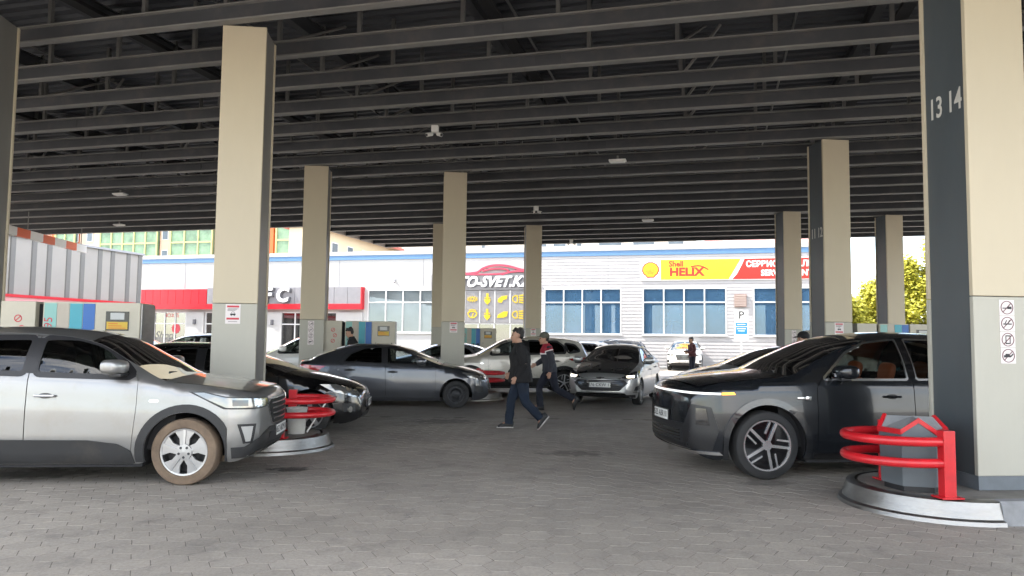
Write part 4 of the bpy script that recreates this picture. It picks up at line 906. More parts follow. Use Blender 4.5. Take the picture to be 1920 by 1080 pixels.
def wheel_meshes(r, wd, style, tm, rf=.655):
    n = 44; rr_ = r*rf; ty = MB().lathe([(rr_, -wd*.42), (rr_+.012, -wd*.5), (r*.90, -wd*.5), (r*.965, -wd*.46), (r*.995, -wd*.36), (r, -wd*.1), (r, wd*.1), (r*.995, wd*.36), (r*.965, wd*.46), (r*.90, wd*.5), (rr_+.012, wd*.5), (rr_, wd*.42)], n, 'y').mesh('tyre', tm, 1)
    hub = MB().lathe([(rr_+.004, -wd*.40), (rr_-.02, -wd*.38), (rr_-.03, wd*.05), (.0, wd*.05)], n, 'y').lathe([(rr_*.62, -wd*.1), (.0, -wd*.1)], 24, 'y').mesh('wheel', mat('wheel_barrel', (.03, .03, .032), .5, .3), 1)
    mb = MB(); yo = -wd*.44   # outer face at -y
    mb.lathe([(rr_+.006, yo+.012), (rr_+.002, yo-.004), (rr_-.016, yo-.002), (rr_-.022, yo+.03)], n, 'y')
    def spoke(a, w0, w1, r0_, r1_, y0_, y1_, th=.03):
        ca_, sa_ = cos(a), sin(a); p = []
        for (q, w_, yy) in ((r0_, w0, y0_), (r1_, w1, y1_)):
            for sg in (-1, 1):
                for dy in (0, th): p.append((q*ca_-sg*w_/2*sa_, yy+dy, q*sa_+sg*w_/2*ca_))
        mb.add(p, [(0, 2, 6, 4), (1, 5, 7, 3), (0, 4, 5, 1), (2, 3, 7, 6), (4, 6, 7, 5), (0, 1, 3, 2)])
    if style == 'cover':
        for k in range(5):
            a = k*2*pi/5+pi/2
            P_ = []
            for j in range(7): q = a-.46+.92*j/6; P_.append((.97*rr_*cos(q), .97*rr_*sin(q)))
            P_ += [(.6*rr_*cos(a+.36), .6*rr_*sin(a+.36)), (.33*rr_*cos(a+.62), .33*rr_*sin(a+.62)), (.33*rr_*cos(a-.62), .33*rr_*sin(a-.62)), (.6*rr_*cos(a-.36), .6*rr_*sin(a-.36))]
            mb.prism(P_, yo+.004, yo+.03, 'y')
            spoke(a, .02, .03, .3*rr_, .95*rr_, yo-.010, yo-.004, .02)
        mb.lathe([(.36*rr_, yo+.006), (.34*rr_, yo-.008), (0, yo-.012)], 24, 'y')
    elif style == 'twin':
        for k in range(5):
            a = k*2*pi/5-pi/2
            spoke(a, .034, .030, .10*rr_, .99*rr_, yo-.002, yo+.0, .03)
            q_ = MB(); i0 = len(mb.v); spoke(0, .020, .022, .38*rr_, .96*rr_, yo+.002, yo+.001, .025); mb.xf(Matrix.Rotation(-a, 4, 'Y') @ Matrix.Translation((0, 0, .075)), i0)
        mb.lathe([(.2*rr_, yo+.01), (.19*rr_, yo-.004), (0, yo-.004)], 20, 'y')
    elif style == 'steel':
        mb.lathe([(rr_*.95, yo+.03), (rr_*.7, yo+.015), (rr_*.45, yo+.05), (rr_*.2, yo+.03), (0, yo+.03)], 30, 'y')
        for k in range(8): a = k*pi/4; mb.tube([(.78*rr_*cos(a), yo+.016, .78*rr_*sin(a)), (.78*rr_*cos(a), yo+.02, .78*rr_*sin(a))], .02, 8)
    else:
        ns = 5 if style == 'five' else 10
        for k in range(ns): spoke(k*2*pi/ns+pi/2, .085 if ns == 5 else .045, .06 if ns == 5 else .032, .1*rr_, .99*rr_, yo+.004, yo+.0, .03)
        mb.lathe([(.2*rr_, yo+.01), (.19*rr_, yo-.006), (0, yo-.008)], 20, 'y')
    rim = mb.mesh('rim', {'steel': mat('steel_wheel_dark', (.035, .036, .04), .5, .4), 'twin': mat('alloy_polished', (.66, .66, .67), .25, .8)}.get(style, m_alloy), 1)
    ex = []
    if style == 'twin': ex.append(MB().lathe([(rr_*.97, yo+.016), (rr_*.2, yo+.012), (0, yo+.012)], 36, 'y').mesh('rim_insert', m_gloss, 1))
    if style == 'cover':
        b_ = MB()
        for k in range(5): a = k*2*pi/5-pi/2+pi; b_.tube([(.22*rr_*cos(a+.63), yo-.012, .22*rr_*sin(a+.63)), (.22*rr_*cos(a+.63), yo+.0, .22*rr_*sin(a+.63))], .014, 8)
        ex.append(b_.mesh('bolt', m_ink, 1))
    return hub, [('tyre', ty), ('rim', rim)]+[(e.name.split('.')[0], e) for e in ex]

def car(label, cat, c, pos, heading, group=None):
    """pos = front axle centre on the ground, heading in degrees (nose direction)"""
    bd = Body(c); st = c.get('st', .07); paint = c['paint']; wb = c['wb']; xm = -wb/2; r = c['r']; h = radians(heading)
    root = empty(c.get('name', 'car'), (pos[0]+xm*cos(h), pos[1]+xm*sin(h), c.get('z', 0)), h, label, cat, group)
    def fin(mb, name, m, parent=None, sm=2, mirror=False):
        v = [(p[0]-xm, p[1], p[2]) for p in mb.v]; f = list(mb.f)
        if mirror:
            n = len(v); v = v+[(p[0], -p[1], p[2]) for p in v]; f = f+[tuple(n+i for i in reversed(q)) for q in f]
        o = MB(); o.v = v; o.f = f; return o.build(name, m, parent or root, sm, fix=False)
    def finlr(mb, name, m, parent=None, sm=2, sides=(1, -1)):   # one object per side
        out = []
        for s_ in sides:
            o = MB(); o.v = [(p[0]-xm, p[1]*s_, p[2]) for p in mb.v]; o.f = [q if s_ > 0 else tuple(reversed(q)) for q in mb.f]; out.append(o.build(name, m, parent[0 if s_ > 0 else 1] if isinstance(parent, list) else (parent or root), sm, fix=False))
        return out
    def crease(outer, q):
        xa = min(p[0] for p in outer); xb = max(p[0] for p in outer); za = min(p[1] for p in outer); zb_ = max(p[1] for p in outer); n = int((xb-xa)/q)
        if n < 3 or zb_-za < .1: return []
        X = np.linspace(xa+.3*q, xb-.3*q, n); w_, zt, zb, zr, zs, wr = bd.prof(X); out = []
        for Z in (zs, zs-.045):
            cur = []
            for x, z, a, b in zip(X, Z, zr, zs):
                if a-b > .035 and za+.012 < z < zb_-.012: cur.append((float(x), float(z)))
                else:
                    if len(cur) > 2: out.append(cur)
                    cur = []
            if len(cur) > 2: out.append(cur)
        return out
    def side_patch(outer, holes=(), off=0., s_=None, skirt=True, inward=.012):
        vo, F, nb = tri(outer, holes, s_ or st, crease(outer, s_ or st)); y = bd.side(vo[:, 0], vo[:, 1])+off; mb = MB(); V = [(a, b, d) for (a, d), b in zip(vo.tolist(), y.tolist())]
        F2 = []
        for f in F:
            a, b, d = vo[f[0]], vo[f[1]], vo[f[2]]; ar = (b[0]-a[0])*(d[1]-a[1])-(b[1]-a[1])*(d[0]-a[0]); F2.append(f if ar < 0 else (f[0], f[2], f[1]))   # outward +y
        mb.add(V, F2)
        if skirt: add_skirt(mb, len(V), F2, lambda p: (p[0], p[1]-inward-max(off, 0), p[2]))
        return mb
    def add_skirt(mb, n, F2, fn):
        cnt = {}
        for f in F2:
            for i in range(3):
                a, b = f[i], f[(i+1) % 3]; cnt[(a, b)] = 1
        bo = [(a, b) for (a, b) in cnt if (b, a) not in cnt]; idx = {}
        for a, b in bo:
            for q in (a, b):
                if q not in idx: idx[q] = len(mb.v); mb.v.append(fn(mb.v[q]))
        base = []
        for a, b in bo:   # separate vertices keep the rim sharp
            k = len(mb.v); mb.v += [mb.v[a], mb.v[b]]; mb.f.append((k+1, k, idx[a], idx[b]))
    def pol_patch(outer, holes=(), off=0., front=True, s_=.06, inward=.012, skirt=True):
        sc = 57.3/1.0; o2 = [(a/sc, b) for a, b in outer]; h2 = [[(a/sc, b) for a, b in hh] for hh in holes]; vo, F, nb = tri(o2, h2, s_); P = bd.polar(vo[:, 0]*sc, vo[:, 1], front, off); mb = MB(); F2 = []
        for f in F:
            a, b, d = vo[f[0]], vo[f[1]], vo[f[2]]; ar = (b[0]-a[0])*(d[1]-a[1])-(b[1]-a[1])*(d[0]-a[0]); F2.append(f if (ar > 0) == front else (f[0], f[2], f[1]))
        mb.add(P.tolist(), F2); cx = bd.xn-1.0 if front else bd.xt+1.0
        if skirt:
            def fn(p):
                dx, dy = p[0]-cx, p[1]; L_ = math.hypot(dx, dy); k = (L_-inward-max(off, 0))/L_; return (cx+dx*k, dy*k, p[2])
            add_skirt(mb, len(P), F2, fn)
        return mb
    XF, XR = bd.xn-c.get('capf', .42), bd.xt+c.get('capr', .30); xc, xh = c['cowl'], c['header']; xrh, xrb = c['rheader'], c['rbase']; xhf = c.get('hoodf', bd.xn-.16)
    # ---- grid shell: top panels and the two ends
    def stations(a, b, n): return list(np.linspace(a, b, n))
    def top_panel(xa, xb, n, m, name, ny=18, dz=0, sm=2):
        mb = MB(); X = np.linspace(xa, xb, n)
        for x in X:
            w_, zt, zb, zr, zs, wr = [float(q) for q in bd.prof(x)]; bo = float(bd.bow(x))
            T = np.linspace(-1, 1, 2*ny+1); Z = bd.topz(np.full(2*ny+1, x), T*wr)+dz; mb.v += list(zip((x+bo*(1-T*T)).tolist(), (T*wr).tolist(), Z.tolist()))
        q = 2*ny+1
        for i in range(n-1):
            for k in range(q-1): a = i*q+k; mb.f.append((a, a+q, a+q+1, a+1) if xa > xb else (a, a+1, a+q+1, a+q))
        return fin(mb, name, m, None, sm)
    hood = top_panel(xhf-.004, xc+.0, 16, c.get('hoodpaint', paint), 'bonnet', dz=.004)
    top_panel(xc-.012, xh+.006, 12, c.get('wsglass', m_cgl), 'windscreen'); top_panel(xh-.006, xrh+.006, 20, c.get('roofpaint', paint), 'roof'); top_panel(xrh-.006, xrb+.006, 10, c.get('rglass', m_cgld), 'rear_window')
    if xrb-(XR) > .02: top_panel(xrb-.006, XR, 8, paint, 'boot_lid')
    def cap(xs, name):
        mb = MB(); NS, NT = 16, 12
        for x in xs:
            w_, zt, zb, zr, zs, wr = [float(q) for q in bd.prof(x)]; Z = np.linspace(zb+.0, zr, NS); Y = bd.side(np.full(NS, x), Z); Y[-1] = wr
            bo = float(bd.bow(x)); ring_ = [(x, float(y), float(z)) for y, z in zip(Y, Z)]
            T = np.linspace(1, 0, NT)[1:]; ring_ += list(zip((x+bo*(1-T*T)).tolist(), (wr*T).tolist(), bd.topz(np.full(NT-1, x), wr*T).tolist()))
            ring_ = [(bd.unx(a, b), b, d) for a, b, d in ring_]
            full = [(a, -b, d) for a, b, d in ring_[:-1]]+ring_[::-1]; mb.v += full
        q = len(full)
        fl = xs[0] > xs[-1]
        for i in range(len(xs)-1):
            for k in range(q-1): a = i*q+k; mb.f.append((a, a+q, a+q+1, a+1) if fl else (a, a+1, a+q+1, a+q))
        # end face as nested rings
        P0 = [Vector(p) for p in mb.v[:q]]; ce = sum(P0, Vector())/q; base = 0
        k0 = len(mb.v)
        xe = bd.xn if fl else bd.xt
        for rg_ in (.93, .7, .35): mb.v += [(bd.unx(xe, (p.y-ce.y)*rg_+ce.y), (p.y-ce.y)*rg_+ce.y, (p.z-ce.z)*rg_+ce.z) for p in P0]
        prev = 0
        for j in range(3):
            cur = k0+j*q
            for k in range(q):
                a, b = k, (k+1) % q; mb.f.append((prev+a, prev+b, cur+b, cur+a) if fl else (prev+a, cur+a, cur+b, prev+b))
            prev = cur
        mb.v.append((xe, 0, ce.z)); e = len(mb.v)-1
        for k in range(q): a, b = k, (k+1) % q; mb.f.append((prev+a, prev+b, e) if fl else (prev+b, prev+a, e))
        return fin(mb, name, paint, None, 3)
    tt = np.linspace(0, 1, 16)
    cap([bd.xn-(bd.xn-XF)*(t**1.8) for t in tt], 'front_bumper'); cap([bd.xt+(XR-bd.xt)*(t**1.8) for t in tt], 'rear_bumper')
    # strip of top between bonnet front and the front cap
    if xhf < XF-.02: pass
    # ---- side outline with wheel arches
    ra = c.get('ra', r+.065)
    def arc_pts(cx_, cz, R, zl, n=26):
        a0 = math.asin(max(-1, min(1, (zl-cz)/R))); return [(cx_+R*cos(a), cz+R*sin(a)) for a in np.linspace(pi-a0, a0, n)]   # from rear to front
    def bot(x): return float(bd.zb(x))+.012
    o = []
    zr_l = bot(-wb-ra); zf_l = bot(-ra)
    xsR = [XR]+[x for x in np.arange(XR+.08, -wb-ra-.02, .08)]
    o += [(x, bot(x)) for x in xsR]; o += arc_pts(-wb, r, ra, max(bot(-wb-ra*.95), bot(-wb+ra*.95)))
    o += [(x, bot(x)) for x in np.arange(-wb+ra+.05, -ra-.02, .12)]; o += arc_pts(0, r, ra, max(bot(-ra*.95), bot(ra*.95)))
    o += [(x, bot(x)) for x in np.arange(ra+.03, XF-.01, .06)]+[(XF, bot(XF))]
    def zrail(x): w_, zt, zb, zr, zs, wr = bd.prof(x); return float(zr)
    o += [(XF, zrail(XF))]+[(x, zrail(x)) for x in np.arange(XF-.05, XR+.02, -.05)]+[(XR, zrail(XR))]
    clean = [o[0]]
    for p in o[1:]:
        if math.hypot(p[0]-clean[-1][0], p[1]-clean[-1][1]) > .004: clean.append(p)
    def lim(poly, mg=.022):   # keep a polygon below the roof rail
        return [(x, min(z, zrail(x)-mg)) for x, z in dens(poly, .06)]
    doors = [lim(rnd_poly(d, .05), .014) for d in c.get('doors', [])]; wins = [lim(rnd_poly(w_, c.get('wround', .04))) for w_ in c['wins']]
    free = [w_ for i, w_ in enumerate(wins) if c.get('windoor', [])[i:i+1] in ([], [None])]
    sp = side_patch(clean, doors+free)
    bod = fin(sp, 'body_sides', paint, None, 2, True)
    dob = []
    for i, d in enumerate(doors):
        hs = [w_ for j, w_ in enumerate(wins) if c['windoor'][j] == i]; dob.append(finlr(side_patch(offpoly(d, .0045), hs, .0015), 'door', paint, None, 2))
    # glass and black trims
    gls = c.get('wglass', [m_cgl]*9)
    for j, w_ in enumerate(wins):
        par = dob[c['windoor'][j]] if c.get('windoor') and c['windoor'][j] is not None else None
        finlr(side_patch(w_, (), -.008, max(.045, st*.7), False), 'side_window', gls[j], par)
        finlr(side_patch(lim(offpoly(w_, -c.get('trimw', .02)), .004), [offpoly(w_, .006)], .004, .1), 'window_trim', c.get('trim', m_black), par, 1)
    for (nm, poly, off, m) in c.get('side_parts', []):
        finlr(side_patch(rnd_poly(poly, .02) if c.get('rsp', True) else poly, (), off, c.get('spst', .08)), nm, m, None, 1)
    def on_side(poly): return poly
    # ---- polar front and rear parts: (name, outline in (deg, z), off, mat, mirrored, front)
    for (nm, poly, off, m, mir, fr) in c.get('polar', []):
        pp = rnd_poly(poly, c.get('prr', .02) if False else .02) if False else poly; mb = pol_patch(pp, (), off, fr)
        if mir: finlr(mb, nm, m, None, 1)
        else: fin(mb, nm, m, None, 1)
    # ---- cladding round the arches
    if c.get('arch_clad'):
        m_ = c.get('cladmat', m_clad); wd_ = c['arch_clad']
        for cx_ in (0, -wb):
            lo_ = max(bot(cx_-ra*.95), bot(cx_+ra*.95)); a = arc_pts(cx_, r, ra+.002, lo_); b = arc_pts(cx_, r, ra+wd_, lo_); b = [(min(max(x, XR+.005), XF-.005), z) for x, z in b]
            finlr(side_patch(a+b[::-1], (), .016, .06, True, .02), 'arch_cladding', m_, None, 1)
    # ---- underbody, arch liners, cabin tub
    mb = MB(); zf = .19 if c.get('suv') else .16
    mb.box(XR+.1, -wb-ra-.02, -bd.W*.9, bd.W*.9, zf+.06, zf+.12); mb.box(-wb+ra+.02, -ra-.02, -bd.W*.93, bd.W*.93, zf, zf+.08); mb.box(ra+.02, XF, -bd.W*.86, bd.W*.86, zf+.04, zf+.1); mb.box(-wb-ra, -wb+ra, -bd.W*.52, bd.W*.52, zf+.1, zf+.2); mb.box(-ra, ra, -bd.W*.52, bd.W*.52, zf+.1, zf+.2)
    fin(mb, 'underbody', m_dark, None, False)
    for cx_ in (0, -wb):
        mb = MB(); n = 18; R = ra+.012
        for yy in (bd.W*.985-.03, bd.W*.45):
            for k in range(n+1): a = pi*k/n*1.16-.08*pi; mb.v.append((cx_+R*cos(a), yy, r+R*sin(a)))
        for k in range(n): mb.f.append((k, k+1, n+2+k, n+1+k))
        mb.f.append(tuple(range(n+1, 2*n+2))); finlr(mb, 'arch_liner', m_dark)
    zt_in = min(float(bd.zs0(xc)), float(bd.zs0(-1.6)))-.06; mb = MB(); yi = bd.W*.84
    mb.box(xc-.25, xc+.1, -yi, yi, .35, zt_in-.0); mb.box(xrb+.15, xrb+.65, -yi, yi, .3, zt_in-.05); mb.box(xc-.2, xrb+.2, yi-.02, yi, .3, zt_in-.04); mb.box(xc-.2, xrb+.2, -yi, -yi+.02, .3, zt_in-.04); mb.box(xc-.2, xrb+.2, -yi, yi, .26, .30)
    mb.box(xhf-.2, xc+.1, -bd.W*.7, bd.W*.7, .35, .55)
    fin(mb, 'cabin_tub', m_int, None, False)
    mb = MB()
    for t in np.linspace(0, 1, 7): pass
    sm_ = c.get('seat', m_seat)
    if c.get('seats', True):
        sx = c.get('seatx', xh-.35)
        for (x_, ys) in ((sx, (.36, -.36)), (sx-.92, (.36, -.36))):
            for y_ in ys:
                mb = MB(); zt_ = zt_in+.02
                Ms = Matrix.Translation((x_-.02, y_, .5)) @ Matrix.Rotation(radians(-15), 4, 'Y')
                sell(mb, (x_+.2, y_, .47), (.27, .25, .10), .5); sell(mb, (0, 0, .30), (.085, .25, .34), .5, 16, Ms); sell(mb, (.01, 0, .72), (.055, .14, .115), .6, 16, Ms); i0 = len(mb.v); mb.box(-.012, .012, -.06, -.045, .55, .66); mb.box(-.012, .012, .045, .06, .55, .66); mb.xf(Ms, i0)
                ks = min(1., (zrail(xh)-.13-.35)/.98); mb.v = [(p[0], p[1], .35+(p[2]-.35)*ks) for p in mb.v]
                fin(mb, 'seat', sm_, None, 1)
        mb = MB(); ctr = Vector((sx+.62, .36*c.get('drv', 1), zt_in-.02)); pts = []
        for k in range(20): a = 2*pi*k/20; pts.append(ctr+Vector((-.17*sin(a)*.42, .18*cos(a), .18*sin(a)*.9)))
        mb.tube(pts, .016, 6, closed=True); mb.tube([ctr, ctr+Vector((.3, 0, -.12))], .03, 6); mb.tube([pts[0], pts[10]], .016, 6); fin(mb, 'steering_wheel', m_black, None, 1)
        mb = MB(); mb.box(xh-.16, xh-.13, -.1, .1, zrail(xh)-.11, zrail(xh)-.04, c=.01); fin(mb, 'rear_mirror', m_black, None, 1)
    # ---- door mirrors
    mx_, mz_ = c.get('mirror', (xc-.42, zt_in+.14)); yb = float(bd.side(np.array([mx_]), np.array([mz_-.04]))[0]); mb = MB()
    prof_ = [(0.0, .03, .02), (.03, .075, .045), (.08, .10, .07), (.15, .105, .078), (.22, .095, .075), (.26, .07, .06), (.27, .04, .035)]; n = 16; b0 = len(mb.v)
    for (dy, a_, b_) in prof_:
        for k in range(n): q = 2*pi*k/n; mb.v.append((mx_+a_*np.sign(cos(q))*abs(cos(q))**.6-.25*dy, yb+dy-.02, mz_+.045+b_*np.sign(sin(q))*abs(sin(q))**.65))
    for i in range(len(prof_)-1):
        for k in range(n): mb.f.append((b0+i*n+k, b0+i*n+(k+1) % n, b0+(i+1)*n+(k+1) % n, b0+(i+1)*n+k))
    mb.f.append(tuple(b0+(len(prof_)-1)*n+k for k in range(n)))
    ms = finlr(mb, 'door_mirror', c.get('mirpaint', paint), dob[0] if dob else None)
    mb = MB(); mb.box(mx_-.07, mx_+.05, yb-.04, yb+.19, mz_-.055, mz_-.02, c=.012); finlr(mb, 'mirror_foot', m_black, None, 1) if not dob else finlr(mb, 'mirror_foot', m_black, dob[0], 1)
    # ---- handles
    for (hx_, hz_, di) in c.get('handles', []):
        y0 = float(bd.side(np.array([hx_]), np.array([hz_]))[0]); mb = MB(); mb.tube([(hx_-.11, y0+.004, hz_-.002), (hx_-.09, y0+.03, hz_), (hx_, y0+.036, hz_), (hx_+.09, y0+.03, hz_), (hx_+.11, y0+.004, hz_-.002)], [.008, .013, .014, .013, .008], 8); finlr(mb, 'door_handle', c.get('handlemat', paint), dob[di], 1)
        mb2 = side_patch([(hx_+.07*cos(a), hz_+.028*sin(a)) for a in np.linspace(0, 2*pi, 16, endpoint=False)], (), .0035, .05, False); finlr(mb2, 'handle_cup', m_black, dob[di])
    # ---- wheels
    hub, parts = wheel_meshes(r, c.get('tw', .215), c.get('rim', 'five'), c.get('tyremat', m_tyre), c.get('rf', .665)); yw = bd.W-.012-c.get('tw', .215)/2
    for (wx, sy) in ((0, 1), (0, -1), (-wb, 1), (-wb, -1)):
        wo_ = mobj('wheel', hub, root, (wx-xm, sy*yw, r), (0, random.uniform(0, 1.2), 0 if sy < 0 else pi))
        if wx == 0 and sy < 0: wo_.rotation_euler[1] = 0
        if wx == 0 and c.get('steer'): wo_.rotation_euler[2] += radians(c['steer'])
        for nm, me in parts: mobj(nm, me, wo_)
    # ---- plates
    for (fr, key) in ((True, 'plate'), (False, 'rplate')):
        if c.get(key):
            z_, txt = c[key]; xp = float(bd.polar(np.array([0.]), np.array([z_]), fr)[0][0]); sg = 1 if fr else -1; d_ = c.get('pd', .02)
            mb = MB(); mb.box(xp+sg*.004-.006, xp+sg*d_, -.26, .26, z_-.057, z_+.057, c=.004); pl_ = fin(mb, 'number_plate', m_plate, None, 1)
            M_ = Matrix.Translation((xp-xm+sg*(d_+.001), 0, z_)) @ Matrix.Rotation(sg*pi/2, 4, 'Z') @ Matrix.Rotation(pi/2, 4, 'X')
            text(txt, .105, m_ink, pl_, M_, 'plate_number', .0008)
            mb = MB(); mb.box(xp-.004, xp+sg*(d_-.004), -.27, .27, z_-.066, z_+.066, c=.004); fin(mb, 'plate_frame', m_black, None, 1)
    if c.get('extra'): c['extra'](root, bd, fin, finlr, side_patch, pol_patch, xm)
    # wipers, aerial
    mb = MB(); w_, zt, zb, zr, zs, wr = [float(q) for q in bd.prof(xc-.05)]
    for y_ in (.05, -.5):
        mb.tube([(xc+.03, y_+.5, float(bd.topz(xc, y_+.5))+.02), (xc-.06, y_, float(bd.topz(xc-.07, abs(y_)))+.03)], .008, 6)
    fin(mb, 'wiper', m_black, None, 1)
    if c.get('rails'):
        mb = MB(); pts = []
        for t in np.linspace(0, 1, 14):
            x = xh-.25+(xrh+.1-(xh-.25))*t; w_, zt, zb, zr, zs, wr = [float(q) for q in bd.prof(x)]; lift = .045*min(1, 6*t, 6*(1-t)); pts.append((x, wr-.05, float(bd.topz(x, wr-.05))+lift))
        mb.tube(pts, .014, 6); finlr(mb, 'roof_rail', c['rails'], None, 1)
    return root
# ---------------------------------------------------------------- vehicle shapes (x from the front axle, z from the ground)
def lamp_parts(hl, tl, lens=None, tailm=None):
    return [('headlight', hl, .006, lens or m_lens, True, True), ('tail_light', tl, .006, tailm or m_tail, True, False)]
def slats(z0, z1, n, th0, th1, m, off=.012, wd=.012):
    o = []
    for k in range(n):
        z = z0+(z1-z0)*(k+.5)/n; t = th0+(th1-th0)*(k+.5)/n; o.append(('grille_bar', [(-t, z-wd/2), (t, z-wd/2), (t, z+wd/2), (-t, z+wd/2)], off, m, False, True))
    return o
p_silver = carmat('paint_silver', (.275, .275, .272), .7, .36, dirt=.3); p_grey = carmat('paint_graphite', (.016, .0185, .023), .45, .2); p_grey.node_tree.nodes['Principled BSDF'].inputs['Coat Weight'].default_value = .55; p_sol = carmat('paint_dark_grey', (.07, .074, .085), .6, .32); p_black = carmat('paint_black', (.006, .006, .007), .2, .2)
p_onix = carmat('paint_bright_silver', (.56, .56, .56), .7, .32); p_white = carmat('paint_white', (.74, .73, .70), 0, .3); p_cream = carmat('paint_pearl', (.60, .575, .51), .1, .3); p_slate = carmat('paint_slate', (.27, .28, .295), .65, .3); p_blue = carmat('paint_blue', (.04, .11, .34), .5, .3); p_mid = carmat('paint_mid_silver', (.42, .43, .46), .7, .3)

creta = dict(name='silver_car', xn=.785, xt=-3.43, W=.885, wb=2.59, r=.342, tw=.215, suv=1, paint=p_silver, tyremat=m_tyred, rim='cover', rf=.70, cf=.50, kf=.22, ra=.405, st=.055,
  top=[(.785, .60), (.783, .80), (.76, .905), (.68, .968), (.47, 1.01), (.15, 1.06), (-.22, 1.105), (-.60, 1.30), (-1.02, 1.53), (-1.35, 1.60), (-1.9, 1.63), (-2.6, 1.60), (-3.05, 1.53), (-3.28, 1.27), (-3.40, 1.0), (-3.43, .75)],
  sh=[(.785, .57), (.77, .85), (.66, .93), (.42, .975), (.1, 1.01), (-.5, 1.065), (-1.83, 1.12), (-2.9, 1.17), (-3.3, 1.1), (-3.43, .7)], bot=[(.785, .42), (.70, .30), (.5, .235), (-.5, .21), (-2.2, .21), (-3.1, .27), (-3.43, .45)],
  rail=[(.785, .68), (.6, .80), (.2, .85), (-.22, .855), (-.6, .78), (-1.05, .68), (-1.9, .665), (-3.0, .64), (-3.43, .70)], crown=[(.785, .03), (.1, .04), (-.3, .045), (-1.1, .07), (-2.5, .08), (-3.43, .05)], bow=[(.785, 0), (.6, .05), (-.2, .11), (-1.05, .05), (-2, 0), (-3.05, -.03), (-3.43, 0)],
  cowl=-.24, header=-1.06, rheader=-3.06, rbase=-3.30, hoodf=.64, capf=.36, capr=.30,
  doors=[[(-.49, 1.08), (-.49, .8), (-.53, .34), (-.57, .29), (-1.565, .29), (-1.565, 1.56), (-1.0, 1.56), (-.66, 1.29)], [(-1.565, .29), (-2.08, .29), (-2.2, .55), (-2.42, .80), (-2.74, .95), (-2.76, 1.2), (-2.5, 1.56), (-1.565, 1.56)]],
  wins=[[(-1.50, 1.485), (-.985, 1.485), (-.73, 1.27), (-.57, 1.125), (-1.49, 1.15)], [(-1.63, 1.155), (-2.62, 1.19), (-2.58, 1.35), (-2.42, 1.47), (-1.63, 1.485)], [(-2.72, 1.20), (-3.02, 1.24), (-2.9, 1.38), (-2.66, 1.42)]], windoor=[0, 1, None], wglass=[m_cgl, m_cgld, m_cgld], wsglass=glass('windscreen_green', (.36, .42, .36), 1, .04), arch_clad=.085,
  side_parts=[('pillar_cover', [(-1.50, 1.14), (-1.62, 1.145), (-1.63, 1.50), (-1.50, 1.50)], .007, m_black), ('sill_cladding', [(-.49, .225), (-.53, .36), (-.66, .43), (-.95, .468), (-2.0, .475), (-2.17, .42), (-2.17, .23)], .014, m_clad), ('side_badge', [(-.37, .855), (-.27, .855), (-.28, .88), (-.36, .88)], .006, m_chrome)],
  polar=[('headlight_surround', [(75, .962), (66, .965), (55, .912), (40, .898), (26, .888), (23.5, .79), (40, .772), (56, .782), (65, .875)], .004, m_black, True, True), ('headlight', [(72, .953), (66, .953), (55, .90), (40, .886), (28, .876), (26, .805), (40, .788), (55, .797), (64, .88)], .010, m_lens, True, True), ('headlight_eye', [(52, .875), (44, .87), (44, .81), (52, .815)], .014, m_lensd, True, True), ('headlight_eye', [(40, .868), (31, .862), (31, .815), (40, .81)], .014, m_chrome, True, True),
   ('grille_frame', [(-24, .865), (24, .865), (28, .80), (20, .575), (-20, .575), (-28, .80)], .005, m_chrome, False, True), ('grille', [(-22, .85), (22, .85), (25.5, .80), (18, .59), (-18, .59), (-25.5, .80)], .009, mat('grille_black', (.006, .006, .006), .7), False, True)]+slats(.61, .84, 4, 18, 22, m_chrome, .018, .018)+
   [('bumper_cladding', [(-51, .27), (51, .27), (52, .385), (45, .385), (33, .50), (23, .56), (-23, .56), (-33, .50), (-45, .385), (-52, .385)], .012, m_clad, False, True), ('lower_grille', [(-26, .40), (26, .40), (24, .50), (-24, .50)], .018, m_black, False, True), ('skid_plate', [(-40, .285), (40, .285), (36, .325), (-36, .325)], .02, p_silver, False, True),
   ('fog_surround', [(49.5, .625), (39, .62), (40.5, .42), (46, .42)], .006, m_black, True, True), ('fog_lamp', [(47.6, .60), (41, .597), (42.2, .44), (44.8, .44)], .012, m_lensw, True, True), ('tail_light', [(58, 1.08), (40, 1.08), (38, .90), (60, .92)], .006, m_tail, True, False)],
  handles=[(-1.38, .915, 0), (-2.38, .945, 1)], handlemat=m_chrome, mirror=(-.66, 1.17), plate=(.50, '852 AKM 01'), seats=True, seatx=-1.35, drv=1, seat=mat('seat_grey', (.12, .12, .115), .85), trim=m_black, trimw=.05, steer=-4)
car('muddy wheeled silver SUV with dark sill cladding in the left foreground', 'SUV', creta, (-2.516, 9.095), 0)

